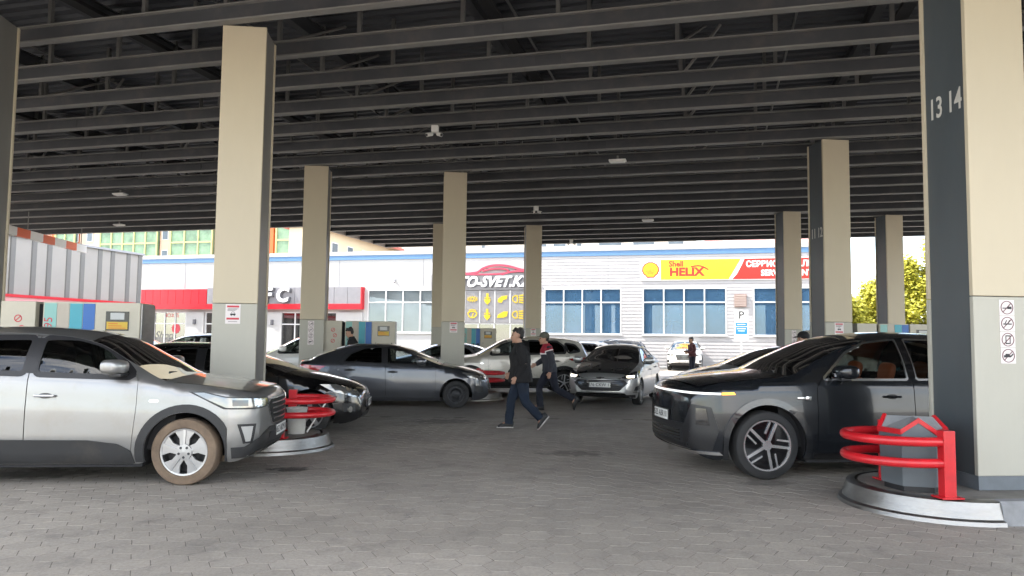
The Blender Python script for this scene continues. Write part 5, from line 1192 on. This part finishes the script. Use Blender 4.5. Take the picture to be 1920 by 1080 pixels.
m_orange = mat('seat_orange', (.42, .10, .03), .55)
def li_extra(root, bd, fin, finlr, side_patch, pol_patch, xm):
    mb = MB()
    for k in range(5): pass
    y0 = float(bd.side(np.array([-.43]), np.array([.91]))[0]); mb.box(-.50, -.36, y0-.004, y0+.012, .90, .925, c=.004); mb.box(-.52, -.46, y0-.004, y0+.016, .888, .935, c=.006); finlr(mb, 'side_camera', m_chrome, None, 1)
li = dict(name='dark_suv', xn=.915, xt=-3.98, W=.975, wb=2.92, r=.382, tw=.24, suv=1, paint=p_grey, rim='twin', rf=.745, ra=.455, st=.06, kf=.25, cf=.62,
  top=[(.915, .60), (.912, .85), (.888, .962), (.81, 1.035), (.54, 1.105), (.08, 1.165), (-.30, 1.205), (-.68, 1.385), (-1.1, 1.575), (-1.40, 1.65), (-1.9, 1.69), (-2.7, 1.67), (-3.3, 1.58), (-3.75, 1.30), (-3.95, 1.02), (-3.98, .8)],
  sh=[(.915, .58), (.90, .91), (.81, .99), (.6, 1.045), (.2, 1.08), (-.2, 1.09), (-.6, 1.095), (-1.9, 1.10), (-3.0, 1.13), (-3.6, 1.1), (-3.98, .75)], bot=[(.915, .36), (.83, .27), (.6, .215), (-.5, .21), (-2.4, .21), (-3.6, .28), (-3.98, .45)],
  rail=[(.915, .68), (.75, .80), (.3, .85), (-.3, .86), (-.7, .78), (-1.3, .685), (-2.2, .665), (-3.3, .62), (-3.98, .7)], crown=[(.915, .03), (.5, .04), (-.3, .05), (-1.4, .075), (-2.6, .08), (-3.98, .05)], bow=[(.915, 0), (.75, .05), (-.28, .13), (-1.4, .05), (-2.4, 0), (-3.3, -.05), (-3.98, 0)],
  cowl=-.30, header=-1.36, rheader=-3.1, rbase=-3.78, hoodf=.74, capf=.40, capr=.32,
  doors=[[(-.60, 1.04), (-.60, .75), (-.59, .30), (-.64, .26), (-1.775, .26), (-1.775, 1.63), (-1.3, 1.60), (-1.0, 1.45), (-.70, 1.16)], [(-1.775, .26), (-2.40, .26), (-2.5, .55), (-2.78, .86), (-3.0, 1.0), (-3.02, 1.2), (-2.85, 1.57), (-1.775, 1.63)]],
  wins=[[(-.70, 1.13), (-1.05, 1.42), (-1.35, 1.555), (-1.72, 1.595), (-1.72, 1.135)], [(-1.83, 1.595), (-2.5, 1.58), (-2.93, 1.46), (-2.95, 1.17), (-1.83, 1.135)], [(-3.02, 1.175), (-3.02, 1.43), (-3.3, 1.28), (-3.36, 1.2)]], windoor=[0, 1, None], wglass=[m_cglc, m_cgl, m_cgld], wsglass=m_cgl, trim=m_chrome, arch_clad=.075, cladmat=carmat('arch_graphite', (.03, .032, .036), .5, .22),
  side_parts=[('pillar_cover', [(-1.73, 1.14), (-1.82, 1.14), (-1.82, 1.60), (-1.73, 1.60)], .007, m_gloss), ('sill_trim', [(-.56, .225), (-.56, .30), (-2.40, .30), (-2.40, .225)], .012, m_gloss)],
  polar=[('light_strip', [(-57, .945), (57, .945), (57, .968), (-57, .968)], .012, mat('light_bar', (.85, .85, .85), .2, coat=1, emit=(1, 1, 1), es=.25), False, True), ('turn_signal', [(57.5, .945), (65, .95), (64, .974), (57.5, .97)], .012, m_amber, True, True),
   ('lower_face', [(-52, .32), (52, .32), (56, .55), (52, .80), (40, .83), (34, .60), (-34, .60), (-40, .83), (-52, .80), (-56, .55)], .006, mat('satin_black', (.012, .012, .014), .38), False, True), ('lower_intake', [(-32, .38), (32, .38), (31, .54), (-31, .54)], .010, m_black, False, True)]+slats(.39, .53, 4, 30, 29, m_gloss, .02, .014)+
   [('headlight', [(51, .60), (43, .60), (43, .79), (49, .785)], .013, mat('lamp_smoked', (.015, .015, .017), .12, coat=.4), True, True), ('headlight_eye', [(49.5, .63), (44.5, .63), (44.5, .66), (49.5, .66)], .018, m_gloss, True, True), ('chrome_lip', [(-58, .272), (58, .272), (56, .305), (-56, .305)], .014, m_chrome, False, True), ('tail_light', [(62, 1.0), (0, 1.02), (0, .97), (60, .95)], .008, m_tail, True, False)],
  handles=[(-1.50, .935, 0), (-2.6, .96, 1)], mirror=(-.86, 1.17), plate=(.66, '525 ABR 01'), seat=m_orange, seatx=-1.62, mirpaint=p_grey, extra=li_extra, steer=3)
car('dark graphite SUV with orange seats and lit amber signal, right foreground', 'SUV', li, (3.77, 9.235), 180)

def sedan(**k):
    d = dict(name='car', xn=.80, xt=-3.58, W=.865, wb=2.60, r=.303, tw=.195, paint=p_sol, rim='steel', ra=.365, st=.09,
      top=[(.80, .52), (.78, .62), (.70, .71), (.12, .90), (-.33, .995), (-.86, 1.205), (-1.28, 1.37), (-1.62, 1.425), (-2.15, 1.43), (-2.58, 1.36), (-3.08, 1.175), (-3.28, 1.07), (-3.5, 1.035), (-3.56, .9), (-3.58, .7)],
      sh=[(.80, .48), (.72, .66), (.1, .84), (-.4, .91), (-1.5, .94), (-2.6, .975), (-3.3, .985), (-3.52, .9), (-3.58, .62)], bot=[(.80, .30), (.72, .22), (.5, .175), (-.5, .155), (-2.2, .155), (-3.2, .2), (-3.58, .36)],
      rail=[(.80, .58), (.6, .72), (.1, .81), (-.35, .835), (-.9, .75), (-1.35, .665), (-2.1, .645), (-2.7, .655), (-3.2, .74), (-3.58, .68)], crown=[(.80, .04), (.1, .05), (-.4, .045), (-1.35, .065), (-2.4, .07), (-3.2, .04), (-3.58, .04)], bow=[(.80, 0), (.65, .05), (-.35, .13), (-1.35, .05), (-2, 0), (-2.6, -.04), (-3.2, -.09), (-3.58, 0)],
      cowl=-.36, header=-1.33, rheader=-2.5, rbase=-3.2, hoodf=.62, capf=.40, capr=.30,
      doors=[[(-.46, .9), (-.46, .7), (-.47, .26), (-.52, .22), (-1.56, .22), (-1.585, .9), (-1.62, 1.39), (-1.3, 1.36), (-.9, 1.18)], [(-1.56, .22), (-2.12, .22), (-2.2, .42), (-2.42, .68), (-2.62, .8), (-2.66, .99), (-2.3, 1.38), (-1.62, 1.39), (-1.585, .9)]],
      wins=[[(-.62, .97), (-.98, 1.17), (-1.30, 1.32), (-1.56, 1.335), (-1.54, .985)], [(-1.66, .99), (-1.685, 1.335), (-2.05, 1.315), (-2.35, 1.19), (-2.50, 1.02)]], windoor=[0, 1], wglass=[m_cglc, m_cgld], wsglass=m_cgl,
      side_parts=[('pillar_cover', [(-1.545, .985), (-1.655, .985), (-1.68, 1.34), (-1.57, 1.34)], .006, m_black)],
      polar=[('headlight', [(70, .80), (58, .79), (40, .705), (28, .665), (27, .615), (42, .61), (58, .67)], .007, m_lens, True, True), ('grille', [(-24, .60), (24, .60), (20, .40), (-20, .40)], .006, m_black, False, True), ('lower_intake', [(-34, .24), (34, .24), (30, .33), (-30, .33)], .006, m_black, False, True), ('fog_surround', [(54, .50), (42, .48), (42, .36), (52, .36)], .006, m_black, True, True), ('tail_light', [(70, .92), (44, .95), (34, .93), (34, .82), (60, .80)], .007, m_tail, True, False)]+slats(.41, .59, 4, 19, 22, m_chrome, .012, .012),
      handles=[(-1.42, .80, 0), (-2.36, .84, 1)], mirror=(-.74, .99), plate=(.44, '314 KZB 01'), rplate=(.72, '314 KZB 01'), seatx=-1.55)
    d.update(k); return d
def stretch(d, sx, sz=1., W=None, **k):
    """scale a shape lengthwise and in height, keeping the wheels round"""
    f = lambda L_: [(x*sx, z*sz) for x, z in L_]; o = dict(d)
    for q in ('top', 'sh', 'bot'): o[q] = f(d[q])
    for q in ('rail', 'bow'): o[q] = [(x*sx, v) for x, v in d[q]]
    o['crown'] = [(x*sx, v) for x, v in d['crown']]
    for q in ('xn', 'xt', 'wb', 'cowl', 'header', 'rheader', 'rbase', 'hoodf', 'seatx'):
        if q in d: o[q] = d[q]*sx
    o['doors'] = [f(p) for p in d['doors']]; o['wins'] = [f(p) for p in d['wins']]; o['side_parts'] = [(a, f(p), c, m) for a, p, c, m in d['side_parts']]
    o['polar'] = [(a, [(t, z*sz) for t, z in p], c, m, e, g) for a, p, c, m, e, g in d['polar']]
    o['handles'] = [(x*sx, z*sz, i) for x, z, i in d['handles']]; o['mirror'] = (d['mirror'][0]*sx, d['mirror'][1]*sz)
    for q in ('plate', 'rplate'):
        if q in d: o[q] = (d[q][0]*sz, d[q][1])
    if W: o['W'] = W
    o.update(k); return o
car('dark grey sedan with black steel wheels beside the middle pump island', 'sedan', sedan(), (.56, 18.06), 0)
def blk_extra(root, bd, fin, finlr, side_patch, pol_patch, xm):
    P = bd.polar(np.array([47.]), np.array([.40]), True, .0)[0]; mb = MB(); mb.tube([(P[0]-.02, P[1]-.01, P[2]), (P[0]+.016, P[1]+.012, P[2])], .05, 14); finlr(mb, 'fog_lamp', m_chrome, None, 1)
blk = stretch(sedan(), 1.075, 1.01, W=.905, paint=p_black, rim='five', r=.33, ra=.395, tw=.215, wglass=[m_cgld, m_cgld], extra=blk_extra, plate=(.47, '118 KHC 01'))
blk['polar'] = [q for q in blk['polar'] if q[0] != 'headlight']+[('headlight', [(72, .80), (58, .80), (40, .735), (28, .69), (28, .60), (44, .60), (60, .68)], .008, m_lens, True, True)]
car('black sedan with tinted windows behind the left red barrier', 'sedan', blk, (-1.91, 13.28), 0)
onx = stretch(sedan(), 1.0, 1.03, W=.865, paint=p_onix, rim='ten', rf=.70, r=.31, ra=.37, plate=(.50, '376 CKW 17'), name='silver_sedan', wglass=[m_cgl, m_cglc], hoodpaint=carmat('bonnet_dark_reflection', (.07, .072, .078), .6, .3), steer=0)  # bonnet darkened: the canopy's dark reflection is painted into its colour
onx['polar'] = [('headlight', [(66, .83), (54, .82), (38, .755), (29, .715), (29, .66), (44, .645), (60, .70)], .008, m_lensd, True, True), ('headlight_eye', [(46, .735), (36, .715), (36, .675), (46, .675)], .013, mat('headlamp_lit', (.9, .85, .7), .2, emit=(1, .9, .7), es=1.2), True, True), ('upper_grille', [(-28, .725), (28, .725), (28, .655), (-28, .655)], .006, m_black, False, True), ('chrome_bar', [(-27, .648), (27, .648), (27, .635), (-27, .635)], .014, m_chrome, False, True), ('bow_tie_badge', [(-5.5, .68), (-1.6, .68), (-1.6, .695), (1.6, .695), (1.6, .68), (5.5, .68), (5.5, .66), (1.6, .66), (1.6, .645), (-1.6, .645), (-5.5, .66)], .018, m_chrome, False, True),
   ('grille', [(-31, .62), (31, .62), (36, .55), (25, .36), (-25, .36), (-36, .55)], .007, m_black, False, True), ('grille_frame', [(-27, .34), (27, .34), (26, .355), (-26, .355)], .013, m_chrome, False, True), ('fog_surround', [(58, .50), (48, .46), (45, .37), (57, .36)], .007, m_black, True, True), ('fog_strip', [(58, .355), (43, .345), (43, .33), (58, .335)], .011, m_chrome, True, True), ('lower_lip', [(-50, .20), (50, .20), (48, .27), (-48, .27)], .008, m_black, False, True), ('tail_light', [(72, .96), (44, .98), (38, .96), (38, .84), (62, .82)], .007, m_tail, True, False)]+slats(.38, .6, 6, 27, 31, m_gloss, .012, .01)
car('silver sedan with lit headlights facing the camera right of the walkers', 'sedan', onx, (4.34, 18.6), 245)

def suv(**k):
    d = stretch(creta, 1.03, 1.015, W=.915, paint=p_cream, rim='five', tyremat=m_tyre, st=.1, name='car', roofpaint=None, rails=None)
    d.pop('roofpaint'); d['polar'] = [('headlight', [(70, .98), (56, .93), (40, .90), (30, .89), (30, .82), (42, .81), (58, .83)], .008, m_lens, True, True), ('grille', [(-25, .86), (25, .86), (20, .58), (-20, .58)], .006, m_black, False, True), ('bumper_cladding', [(-60, .29), (60, .29), (60, .40), (-60, .40)], .012, m_clad, False, True), ('fog_surround', [(54, .60), (42, .58), (43, .45), (52, .45)], .006, m_black, True, True), ('tail_light', [(74, 1.02), (60, 1.07), (34, 1.06), (34, .96), (58, .93), (70, .98)], .008, m_tail, True, False)]+slats(.6, .85, 4, 20, 24, m_chrome, .014, .016)
    d.update(k); d['plate'] = (.52, d.get('pn', '704 MHA 01')); d['rplate'] = (.78, d.get('pn', '704 MHA 01')); return d
d = suv(paint=p_cream, rim='twin', rf=.72, tw=.22); d['seat'] = m_seat
car('pearl white SUV with red tail light behind the two walkers', 'SUV', d, (1.08, 22.25), 180)
car('white SUV with raked windscreen behind the second left column', 'SUV', suv(paint=p_white, pn='221 ADM 02', wglass=[m_cglc, m_cgl, m_cgld]), (-4.75, 22.25), 180)
car('silver estate seen through its windows, left of the tall column', 'SUV', suv(paint=p_mid, pn='640 TRA 01', wglass=[m_cglc, m_cglc, m_cgld], seat=m_seat), (-8.9, 25.4), 180)
car('blue hatchback with sloping windscreen beside the ribbed shed', 'hatchback', stretch(suv(paint=p_blue, pn='093 BAE 01'), .94, .93, W=.86), (-10.1, 31.2), 0)
car('silver edged dark windowed sedan behind the column at the grey bonnet', 'sedan', sedan(paint=p_mid, rim='five', st=.12, wglass=[m_cgl, m_cgld], plate=(.44, '552 EKB 01'), rplate=(.72, '552 EKB 01')), (-1.1, 26.3), 180)
car('slate grey sedan whose bonnet shows just beyond the dark SUV', 'sedan', stretch(sedan(paint=p_slate, rim='five', wglass=[m_cglc, m_cgl], plate=(.44, '907 LSD 01'), rplate=(.72, '907 LSD 01')), 1.04, 1.03, W=.89), (6.6, 17.5), 180)
car('white hatchback with dark rear window behind the pearl SUV', 'hatchback', stretch(suv(paint=p_white, pn='418 OMB 01', wglass=[m_cgld]*3), .96, .93, W=.87), (4.7, 33.4), 180)
car('black estate with roof rails parked far back by the blue windows', 'estate', suv(paint=p_black, pn='266 VRA 01', rails=m_chrome, wglass=[m_cgld, m_cglc, m_cgld]), (8.2, 41.0), 180)
car('white sunlit SUV parked far back facing the camera', 'SUV', suv(paint=p_white, pn='371 PNA 01', wglass=[m_cgl]*3), (13.75, 40.4), 249)
# ================================================================ people
m_skin = mat('skin', (.42, .24, .165), .55, var=.06, scale=12); m_hair = mat('hair_black', (.012, .01, .009), .55, bump=.6, bscale=120); m_eye = mat('eye_dark', (.02, .015, .012), .2); m_lip = mat('lip', (.32, .13, .11), .5)
def loft(mb, pts, rad, hint=(0, 1, 0), n=14):
    """closed elliptical tube: rad = [(half size along hint, half size across)]"""
    P = [Vector(p) for p in pts]; m = len(P); b0 = len(mb.v); H = Vector(hint)
    for i, p in enumerate(P):
        t = (P[min(i+1, m-1)]-P[max(i-1, 0)]).normalized(); s_ = (H-t*H.dot(t))
        if s_.length < 1e-4: s_ = t.orthogonal()
        s_.normalize(); f_ = t.cross(s_); a, b = rad[i] if isinstance(rad[i], tuple) else (rad[i], rad[i])
        for k in range(n): q = 2*pi*k/n; mb.v.append(tuple(p+s_*(a*cos(q))+f_*(b*sin(q))))
    for i in range(m-1):
        for k in range(n): mb.f.append((b0+i*n+k, b0+i*n+(k+1) % n, b0+(i+1)*n+(k+1) % n, b0+(i+1)*n+k))
    mb.f.append(tuple(b0+k for k in range(n-1, -1, -1))); mb.f.append(tuple(b0+(m-1)*n+k for k in range(n)))
def ball(mb, c, r, n=12):
    rx, ry, rz = r if isinstance(r, tuple) else (r, r, r); b0 = len(mb.v); m = n//2
    for i in range(m+1):
        a = -pi/2+pi*i/m
        for k in range(n): q = 2*pi*k/n; mb.v.append((c[0]+rx*max(.02, cos(a))*cos(q), c[1]+ry*max(.02, cos(a))*sin(q), c[2]+rz*sin(a)))
    for i in range(m):
        for k in range(n): mb.f.append((b0+i*n+k, b0+i*n+(k+1) % n, b0+(i+1)*n+(k+1) % n, b0+(i+1)*n+k))
    mb.f.append(tuple(b0+k for k in range(n-1, -1, -1))); mb.f.append(tuple(b0+m*n+k for k in range(n)))
def remesh(mb, name, m, par, vox, wr=0., sm=6):
    o = mb.build(name, m, par, 2); q = o.modifiers.new('r', 'REMESH'); q.mode = 'VOXEL'; q.voxel_size = vox; q.use_smooth_shade = True
    s_ = o.modifiers.new('s', 'SMOOTH'); s_.factor = .5; s_.iterations = sm
    if wr:
        tx = bpy.data.textures.new('folds', 'CLOUDS'); tx.noise_scale = .11; tx.noise_depth = 2; d = o.modifiers.new('d', 'DISPLACE'); d.texture = tx; d.strength = wr; d.mid_level = .5; d.texture_coords = 'LOCAL'
    return o
def person(label, loc, heading, J, top, trouser, shoe, sole, H=1.7, vox=.012, jacket=True, cap=None, hairlen=1., yoke=None, hem=.92, bulk=1., head=(0, 0), open_front=False):
    """J: joints in metres for a 1.70 m figure, x forward, y left"""
    t = empty('person', loc, radians(heading), label, 'person'); t.scale = (H/1.7,)*3
    hp = Vector(J['hip']); ch = Vector(J['chest']); nk = Vector(J['neck']); hd = Vector(J['head'])
    bo = MB()
    loft(bo, [hp+Vector((0, 0, -.06)), hp+Vector((0, 0, .06)), (hp+ch)/2, ch, nk+Vector((0, 0, -.05))], [(.14, .10), (.15, .105), (.135, .095), (.15, .10), (.07, .065)])
    loft(bo, [nk+Vector((-.005, 0, -.06)), nk, nk+(hd-nk)*.6], [(.062, .062), (.055, .058), (.055, .06)])
    # head: cranium, jaw, brow, nose, ears
    R = Matrix.Rotation(head[0], 4, 'Z') @ Matrix.Rotation(head[1], 4, 'Y'); hb = MB()
    ball(hb, (-.012, 0, .045), (.098, .077, .088), 16); loft(hb, [(.028, 0, -.112), (.028, 0, -.075), (.022, 0, -.02), (.012, 0, .05)], [(.034, .04), (.052, .062), (.066, .078), (.07, .08)]); loft(hb, [(.084, 0, .025), (.104, 0, -.012), (.112, 0, -.026), (.095, 0, -.04)], [.011, .014, .018, .012], (0, 1, 0), 8)
    ball(hb, (.078, 0, .036), (.018, .055, .014), 8); ball(hb, (.086, 0, -.066), (.012, .024, .012), 8); ball(hb, (.075, 0, -.102), (.02, .026, .018), 8)
    for s_ in (-1, 1): ball(hb, (-.012, s_*.08, -.005), (.02, .012, .033), 8)
    hb.xf(Matrix.Translation(hd) @ R); bo.add(hb.v, hb.f)
    for S, sy in (('l', 1), ('r', -1)):
        sh, el, wr = [Vector(p) for p in J['arm_'+S]]; kn, an, toe = [Vector(p) for p in J['leg_'+S]]; hj = hp+Vector((0, sy*.09, -.02))
        loft(bo, [sh, (sh+el)/2, el], [.052, .046, .038]); loft(bo, [el, el+(wr-el)*.3, wr], [.04, .04, .026]); loft(bo, [hj, (hj+kn)/2, kn], [.085, .07, .05]); loft(bo, [kn, kn+(an-kn)*.3, an], [.05, .052, .034]); loft(bo, [an, (an+toe)/2+Vector((0, 0, .02)), toe], [(.034, .04), (.036, .036), (.03, .02)])
        d = (wr-el).normalized(); side = Vector((0, 1, 0)); side = (side-d*side.dot(d)).normalized(); nrm = d.cross(side); fwd = nrm if nrm.x > 0 else -nrm
        loft(bo, [wr-d*.01, wr+d*.045, wr+d*.09], [(.024, .026), (.018, .04), (.016, .038)], side)
        for k, L_ in enumerate((.062, .074, .07, .055)):
            b = wr+d*.085+fwd*(.029-.0195*k); loft(bo, [b, b+d*L_*.55, b+d*L_+side*(-sy*.018)], [.0095, .0088, .0072], side, 8)
        b = wr+d*.03+fwd*.03; loft(bo, [b, b+d*.03+fwd*.022, b+d*.068+fwd*.024], [.012, .011, .009], side, 8)
        # shoes
        so_ = MB(); up = Vector((0, 0, 1)); f_ = (toe-an); L_ = f_.length; fd = f_.normalized(); hl = an-fd*.02+Vector((0, 0, 0))
        ax = (toe-J['heel_'+S] if 'heel_'+S in J else toe-Vector((an.x-.07, an.y, .035))); heel = Vector(J['heel_'+S]) if 'heel_'+S in J else Vector((an.x-.07, an.y, .035)); dd = (toe-heel).normalized(); un = dd.cross(Vector((0, 1, 0))); un = un if un.z > 0 or abs(un.z) < .2 and un.x < 0 else -un
        loft(so_, [heel+un*.028-dd*.01, heel+un*.04+dd*.05, heel+un*.045+dd*.12, heel+un*.03+dd*.2, toe+un*.012+dd*.02], [(.032, .04), (.038, .055), (.042, .05), (.045, .034), (.028, .016)], (0, 1, 0), 14); loft(so_, [heel+un*.05, an+Vector((0, 0, .03))], [(.036, .045), (.036, .042)])
        so_.build('shoe', shoe, t, 2)
        sl = MB(); loft(sl, [heel-un*.004-dd*.014, heel-un*.002+dd*.05, heel-un*.002+dd*.14, toe+dd*.035-un*.002], [(.036, .013), (.042, .013), (.047, .013), (.03, .012)], (0, 1, 0), 12); sl.build('sole', sole, t, 2)
    bd_ = remesh(bo, 'body', m_skin, t, min(vox, .0095), 0, 3)
    for s_ in (-1, 1):
        e = MB(); ball(e, (.083, s_*.031, .012), (.012, .015, .009), 8); e.xf(Matrix.Translation(hd) @ R); e.build('eye', m_eye, bd_, 2)
        e = MB(); loft(e, [(.086, s_*.014, .034), (.088, s_*.032, .04), (.08, s_*.05, .034)], [.004, .005, .003], (0, 0, 1), 6); e.xf(Matrix.Translation(hd) @ R); e.build('eyebrow', m_hair, bd_, 2)
    e = MB(); ball(e, (.097, 0, -.068), (.006, .02, .005), 8); e.xf(Matrix.Translation(hd) @ R); e.build('mouth', m_lip, bd_, 2)
    # hair or cap
    hr = MB(); k = hairlen; ball(hr, (-.026, 0, .064), (.098, .082, .082), 16); ball(hr, (-.055, 0, .015), (.062, .073, .07), 14)
    if cap is None:
        for i in range(34):
            a = i*2.4; q = .045+.035*((i*7) % 5)/5; ball(hr, (-.02+.07*cos(a)*(q/.06), .058*sin(a)*(q/.06), .125-.016*(i % 6)+.008*((i*3) % 4)), (.02, .018, .024), 8)
        for y_ in (-.04, -.015, .015, .04): ball(hr, (.068, y_, .098), (.022, .02, .02), 8)
        hr.xf(Matrix.Translation(hd) @ R); o_ = remesh(hr, 'hair', m_hair, t, .011, .008, 2)
    else:
        hr.xf(Matrix.Translation(hd) @ R); remesh(hr, 'hair', m_hair, t, .012, 0, 2)
        cp = MB(); ball(cp, (-.012, 0, .072), (.112, .094, .09), 18); cp.xf(Matrix.Translation(hd) @ R); co = cp.build('cap', cap, t, 2)
        vz = MB(); loft(vz, [(.06, 0, .065), (.13, 0, .055), (.165, 0, .04)], [(.078, .006), (.075, .006), (.045, .005)], (0, 1, 0), 12); vz.xf(Matrix.Translation(hd) @ R); vz.build('visor', cap, co, 2)
    # trousers
    tr = MB(); loft(tr, [hp+Vector((0, 0, -.10)), hp, hp+Vector((0, 0, .12))], [(.165, .125), (.175, .13), (.165, .12)])
    for S, sy in (('l', 1), ('r', -1)):
        kn, an, toe = [Vector(p) for p in J['leg_'+S]]; hj = hp+Vector((0, sy*.085, -.0)); loft(tr, [hj, hj+(kn-hj)*.35, kn, kn+(an-kn)*.5, an+(an-kn).normalized()*.005], [(.098, .118), (.092, .105), (.072, .08), (.068, .076), (.064, .075)])
    remesh(tr, 'trousers', trouser, t, vox, .022, 4)
    # jacket or shirt
    jk = MB(); hz = hem-hp.z; B_ = bulk
    loft(jk, [hp+Vector((.01, 0, hz-.02)), hp+Vector((.01, 0, hz+.06)), (hp+ch)/2+Vector((0, 0, .03)), ch+Vector((0, 0, .0)), ch+(nk-ch)*.55, nk+Vector((-.01, 0, -.015)), nk+Vector((-.005, 0, .015))], [(.20*B_, .165*B_), (.20*B_, .16*B_), (.185*B_, .14*B_), (.20*B_, .145*B_), (.185, .125), (.085, .082), (.07, .07)])
    for S in 'lr':
        sh, el, wr = [Vector(p) for p in J['arm_'+S]]; b_ = .5+.5*B_; loft(jk, [sh+(ch-sh)*.3, sh, sh+(el-sh)*.5, el], [.085*b_, .085*b_, .075*b_, .066*b_])
        if J.get('short'): continue
        loft(jk, [el, el+(wr-el)*.4, wr+(wr-el).normalized()*.01], [.066*b_, .06*b_, .047*b_])
    jo = remesh(jk, 'jacket' if jacket else 'shirt', top, t, vox, .026, 3)
    if yoke:
        yk = MB(); loft(yk, [ch+Vector((0, 0, .015)), ch+(nk-ch)*.55, nk+Vector((-.01, 0, -.012)), nk+Vector((-.005, 0, .02))], [(.206*B_, .152*B_), (.192, .132), (.09, .088), (.076, .076)])
        for S in 'lr': sh, el, wr = [Vector(p) for p in J['arm_'+S]]; loft(yk, [sh+(ch-sh)*.3, sh, sh+(el-sh)*.22], [.092, .092, .088])
        remesh(yk, 'shoulder_yoke', yoke, t, vox, .02, 2)
        bn_ = MB(); loft(bn_, [ch+Vector((0, 0, -.015)), ch+Vector((0, 0, .018))], [(.209*B_, .156*B_), (.209*B_, .156*B_)])
        for S in 'lr': sh, el, wr = [Vector(p) for p in J['arm_'+S]]; loft(bn_, [sh+(el-sh)*.2, sh+(el-sh)*.28], [.094, .093])
        remesh(bn_, 'reflective_band', m_paper, t, vox, .02, 1)
    return t
c_blk = mat('cloth_black', (.006, .006, .0075), .85, bump=.3, bscale=200); c_jean = mat('cloth_jeans', (.007, .015, .032), .85, var=.3, scale=9, bump=.3, bscale=250); c_grey = mat('cloth_grey', (.03, .032, .042), .85, var=.12, scale=8); c_navy = mat('cloth_navy', (.008, .010, .02), .85, var=.15, scale=8); c_red = mat('cloth_red', (.30, .012, .03), .8); c_mar = mat('cloth_maroon', (.07, .018, .02), .85); m_shoe = mat('shoe_black', (.015, .015, .016), .5); m_sole = mat('sole_white', (.6, .58, .55), .6)
walk = dict(hip=(0, 0, .90), chest=(.03, 0, 1.25), neck=(.045, 0, 1.46), head=(.075, 0, 1.585), arm_l=[(.03, .19, 1.385), (-.03, .23, 1.12), (.10, .21, .90)], arm_r=[(.03, -.19, 1.385), (.02, -.23, 1.12), (.17, -.14, .95)],
  leg_r=[(.16, -.09, .48), (.20, -.09, .085), (.37, -.10, .02)], heel_r=Vector((.13, -.09, .022)), leg_l=[(-.06, .09, .47), (-.33, .09, .19), (-.30, .10, .025)], heel_l=Vector((-.46, .09, .22)))
person('man in black jacket and dark jeans striding left, white soled shoes', (1.56, 13.2, 0), 180, walk, c_blk, c_jean, m_shoe, m_sole, 1.72, .010, bulk=1.28, hem=.82)
run = dict(hip=(0, 0, .88), chest=(.07, 0, 1.23), neck=(.10, 0, 1.43), head=(.14, 0, 1.55), arm_l=[(.07, .19, 1.365), (.0, .23, 1.10), (.04, .22, .85)], arm_r=[(.07, -.19, 1.365), (.1, -.23, 1.1), (.28, -.18, 1.0)],
  leg_r=[(.22, -.09, .50), (.20, -.09, .085), (.37, -.10, .02)], heel_r=Vector((.13, -.09, .022)), leg_l=[(-.12, .09, .47), (-.50, .09, .27), (-.52, .10, .055)], heel_l=Vector((-.61, .09, .29)))
person('attendant in grey cap and red shouldered work jacket hurrying left', (2.60, 16.6, 0), 180, run, c_grey, c_navy, m_shoe, m_shoe, 1.72, .011, cap=mat('cap_olive', (.10, .10, .08), .8), yoke=c_red, hem=.86)
stand = dict(hip=(0, 0, .92), chest=(.03, 0, 1.26), neck=(.07, 0, 1.45), head=(.12, 0, 1.56), arm_l=[(.04, .2, 1.38), (.05, .24, 1.12), (.27, .18, 1.05)], arm_r=[(.04, -.2, 1.38), (.03, -.24, 1.12), (.22, -.2, 1.02)], leg_l=[(.03, .10, .49), (.0, .10, .085), (.17, .12, .02)], leg_r=[(.02, -.10, .49), (-.02, -.10, .085), (.15, -.12, .02)])
person('dark haired man in black jacket standing at the striped fuel pump', (-1.93, 19.30, .2), 185, stand, c_blk, c_navy, m_shoe, m_shoe, 1.60, .013, head=(0, .35), bulk=1.05)
phone = dict(stand, arm_l=[(.04, .2, 1.38), (.0, .24, 1.12), (.26, .17, 1.06)], arm_r=[(.04, -.2, 1.38), (.03, -.23, 1.12), (.27, -.1, 1.10)], neck=(.03, 0, 1.46), head=(.06, 0, 1.58))
person('man in maroon top holding a phone near the white sunlit SUV', (11.35, 32.3, 0), 185, phone, c_mar, c_navy, m_shoe, m_shoe, 1.74, .016, jacket=False, head=(0, .15))
ph = empty('phone', (11.06, 32.28, 1.14), radians(185), 'small dark phone held by the man in maroon', 'phone'); MB().box(-.005, .005, -.04, .04, -.075, .075, c=.003).build('case', m_black, ph); MB().box(-.0065, -.0052, -.036, .036, -.07, .07).build('screen', m_lcd, ph)
person('person in black cap half hidden behind the dark SUV roof', (6.72, 13.1, 0), 185, phone, c_blk, c_navy, m_shoe, m_shoe, 1.72, .014, cap=c_blk)
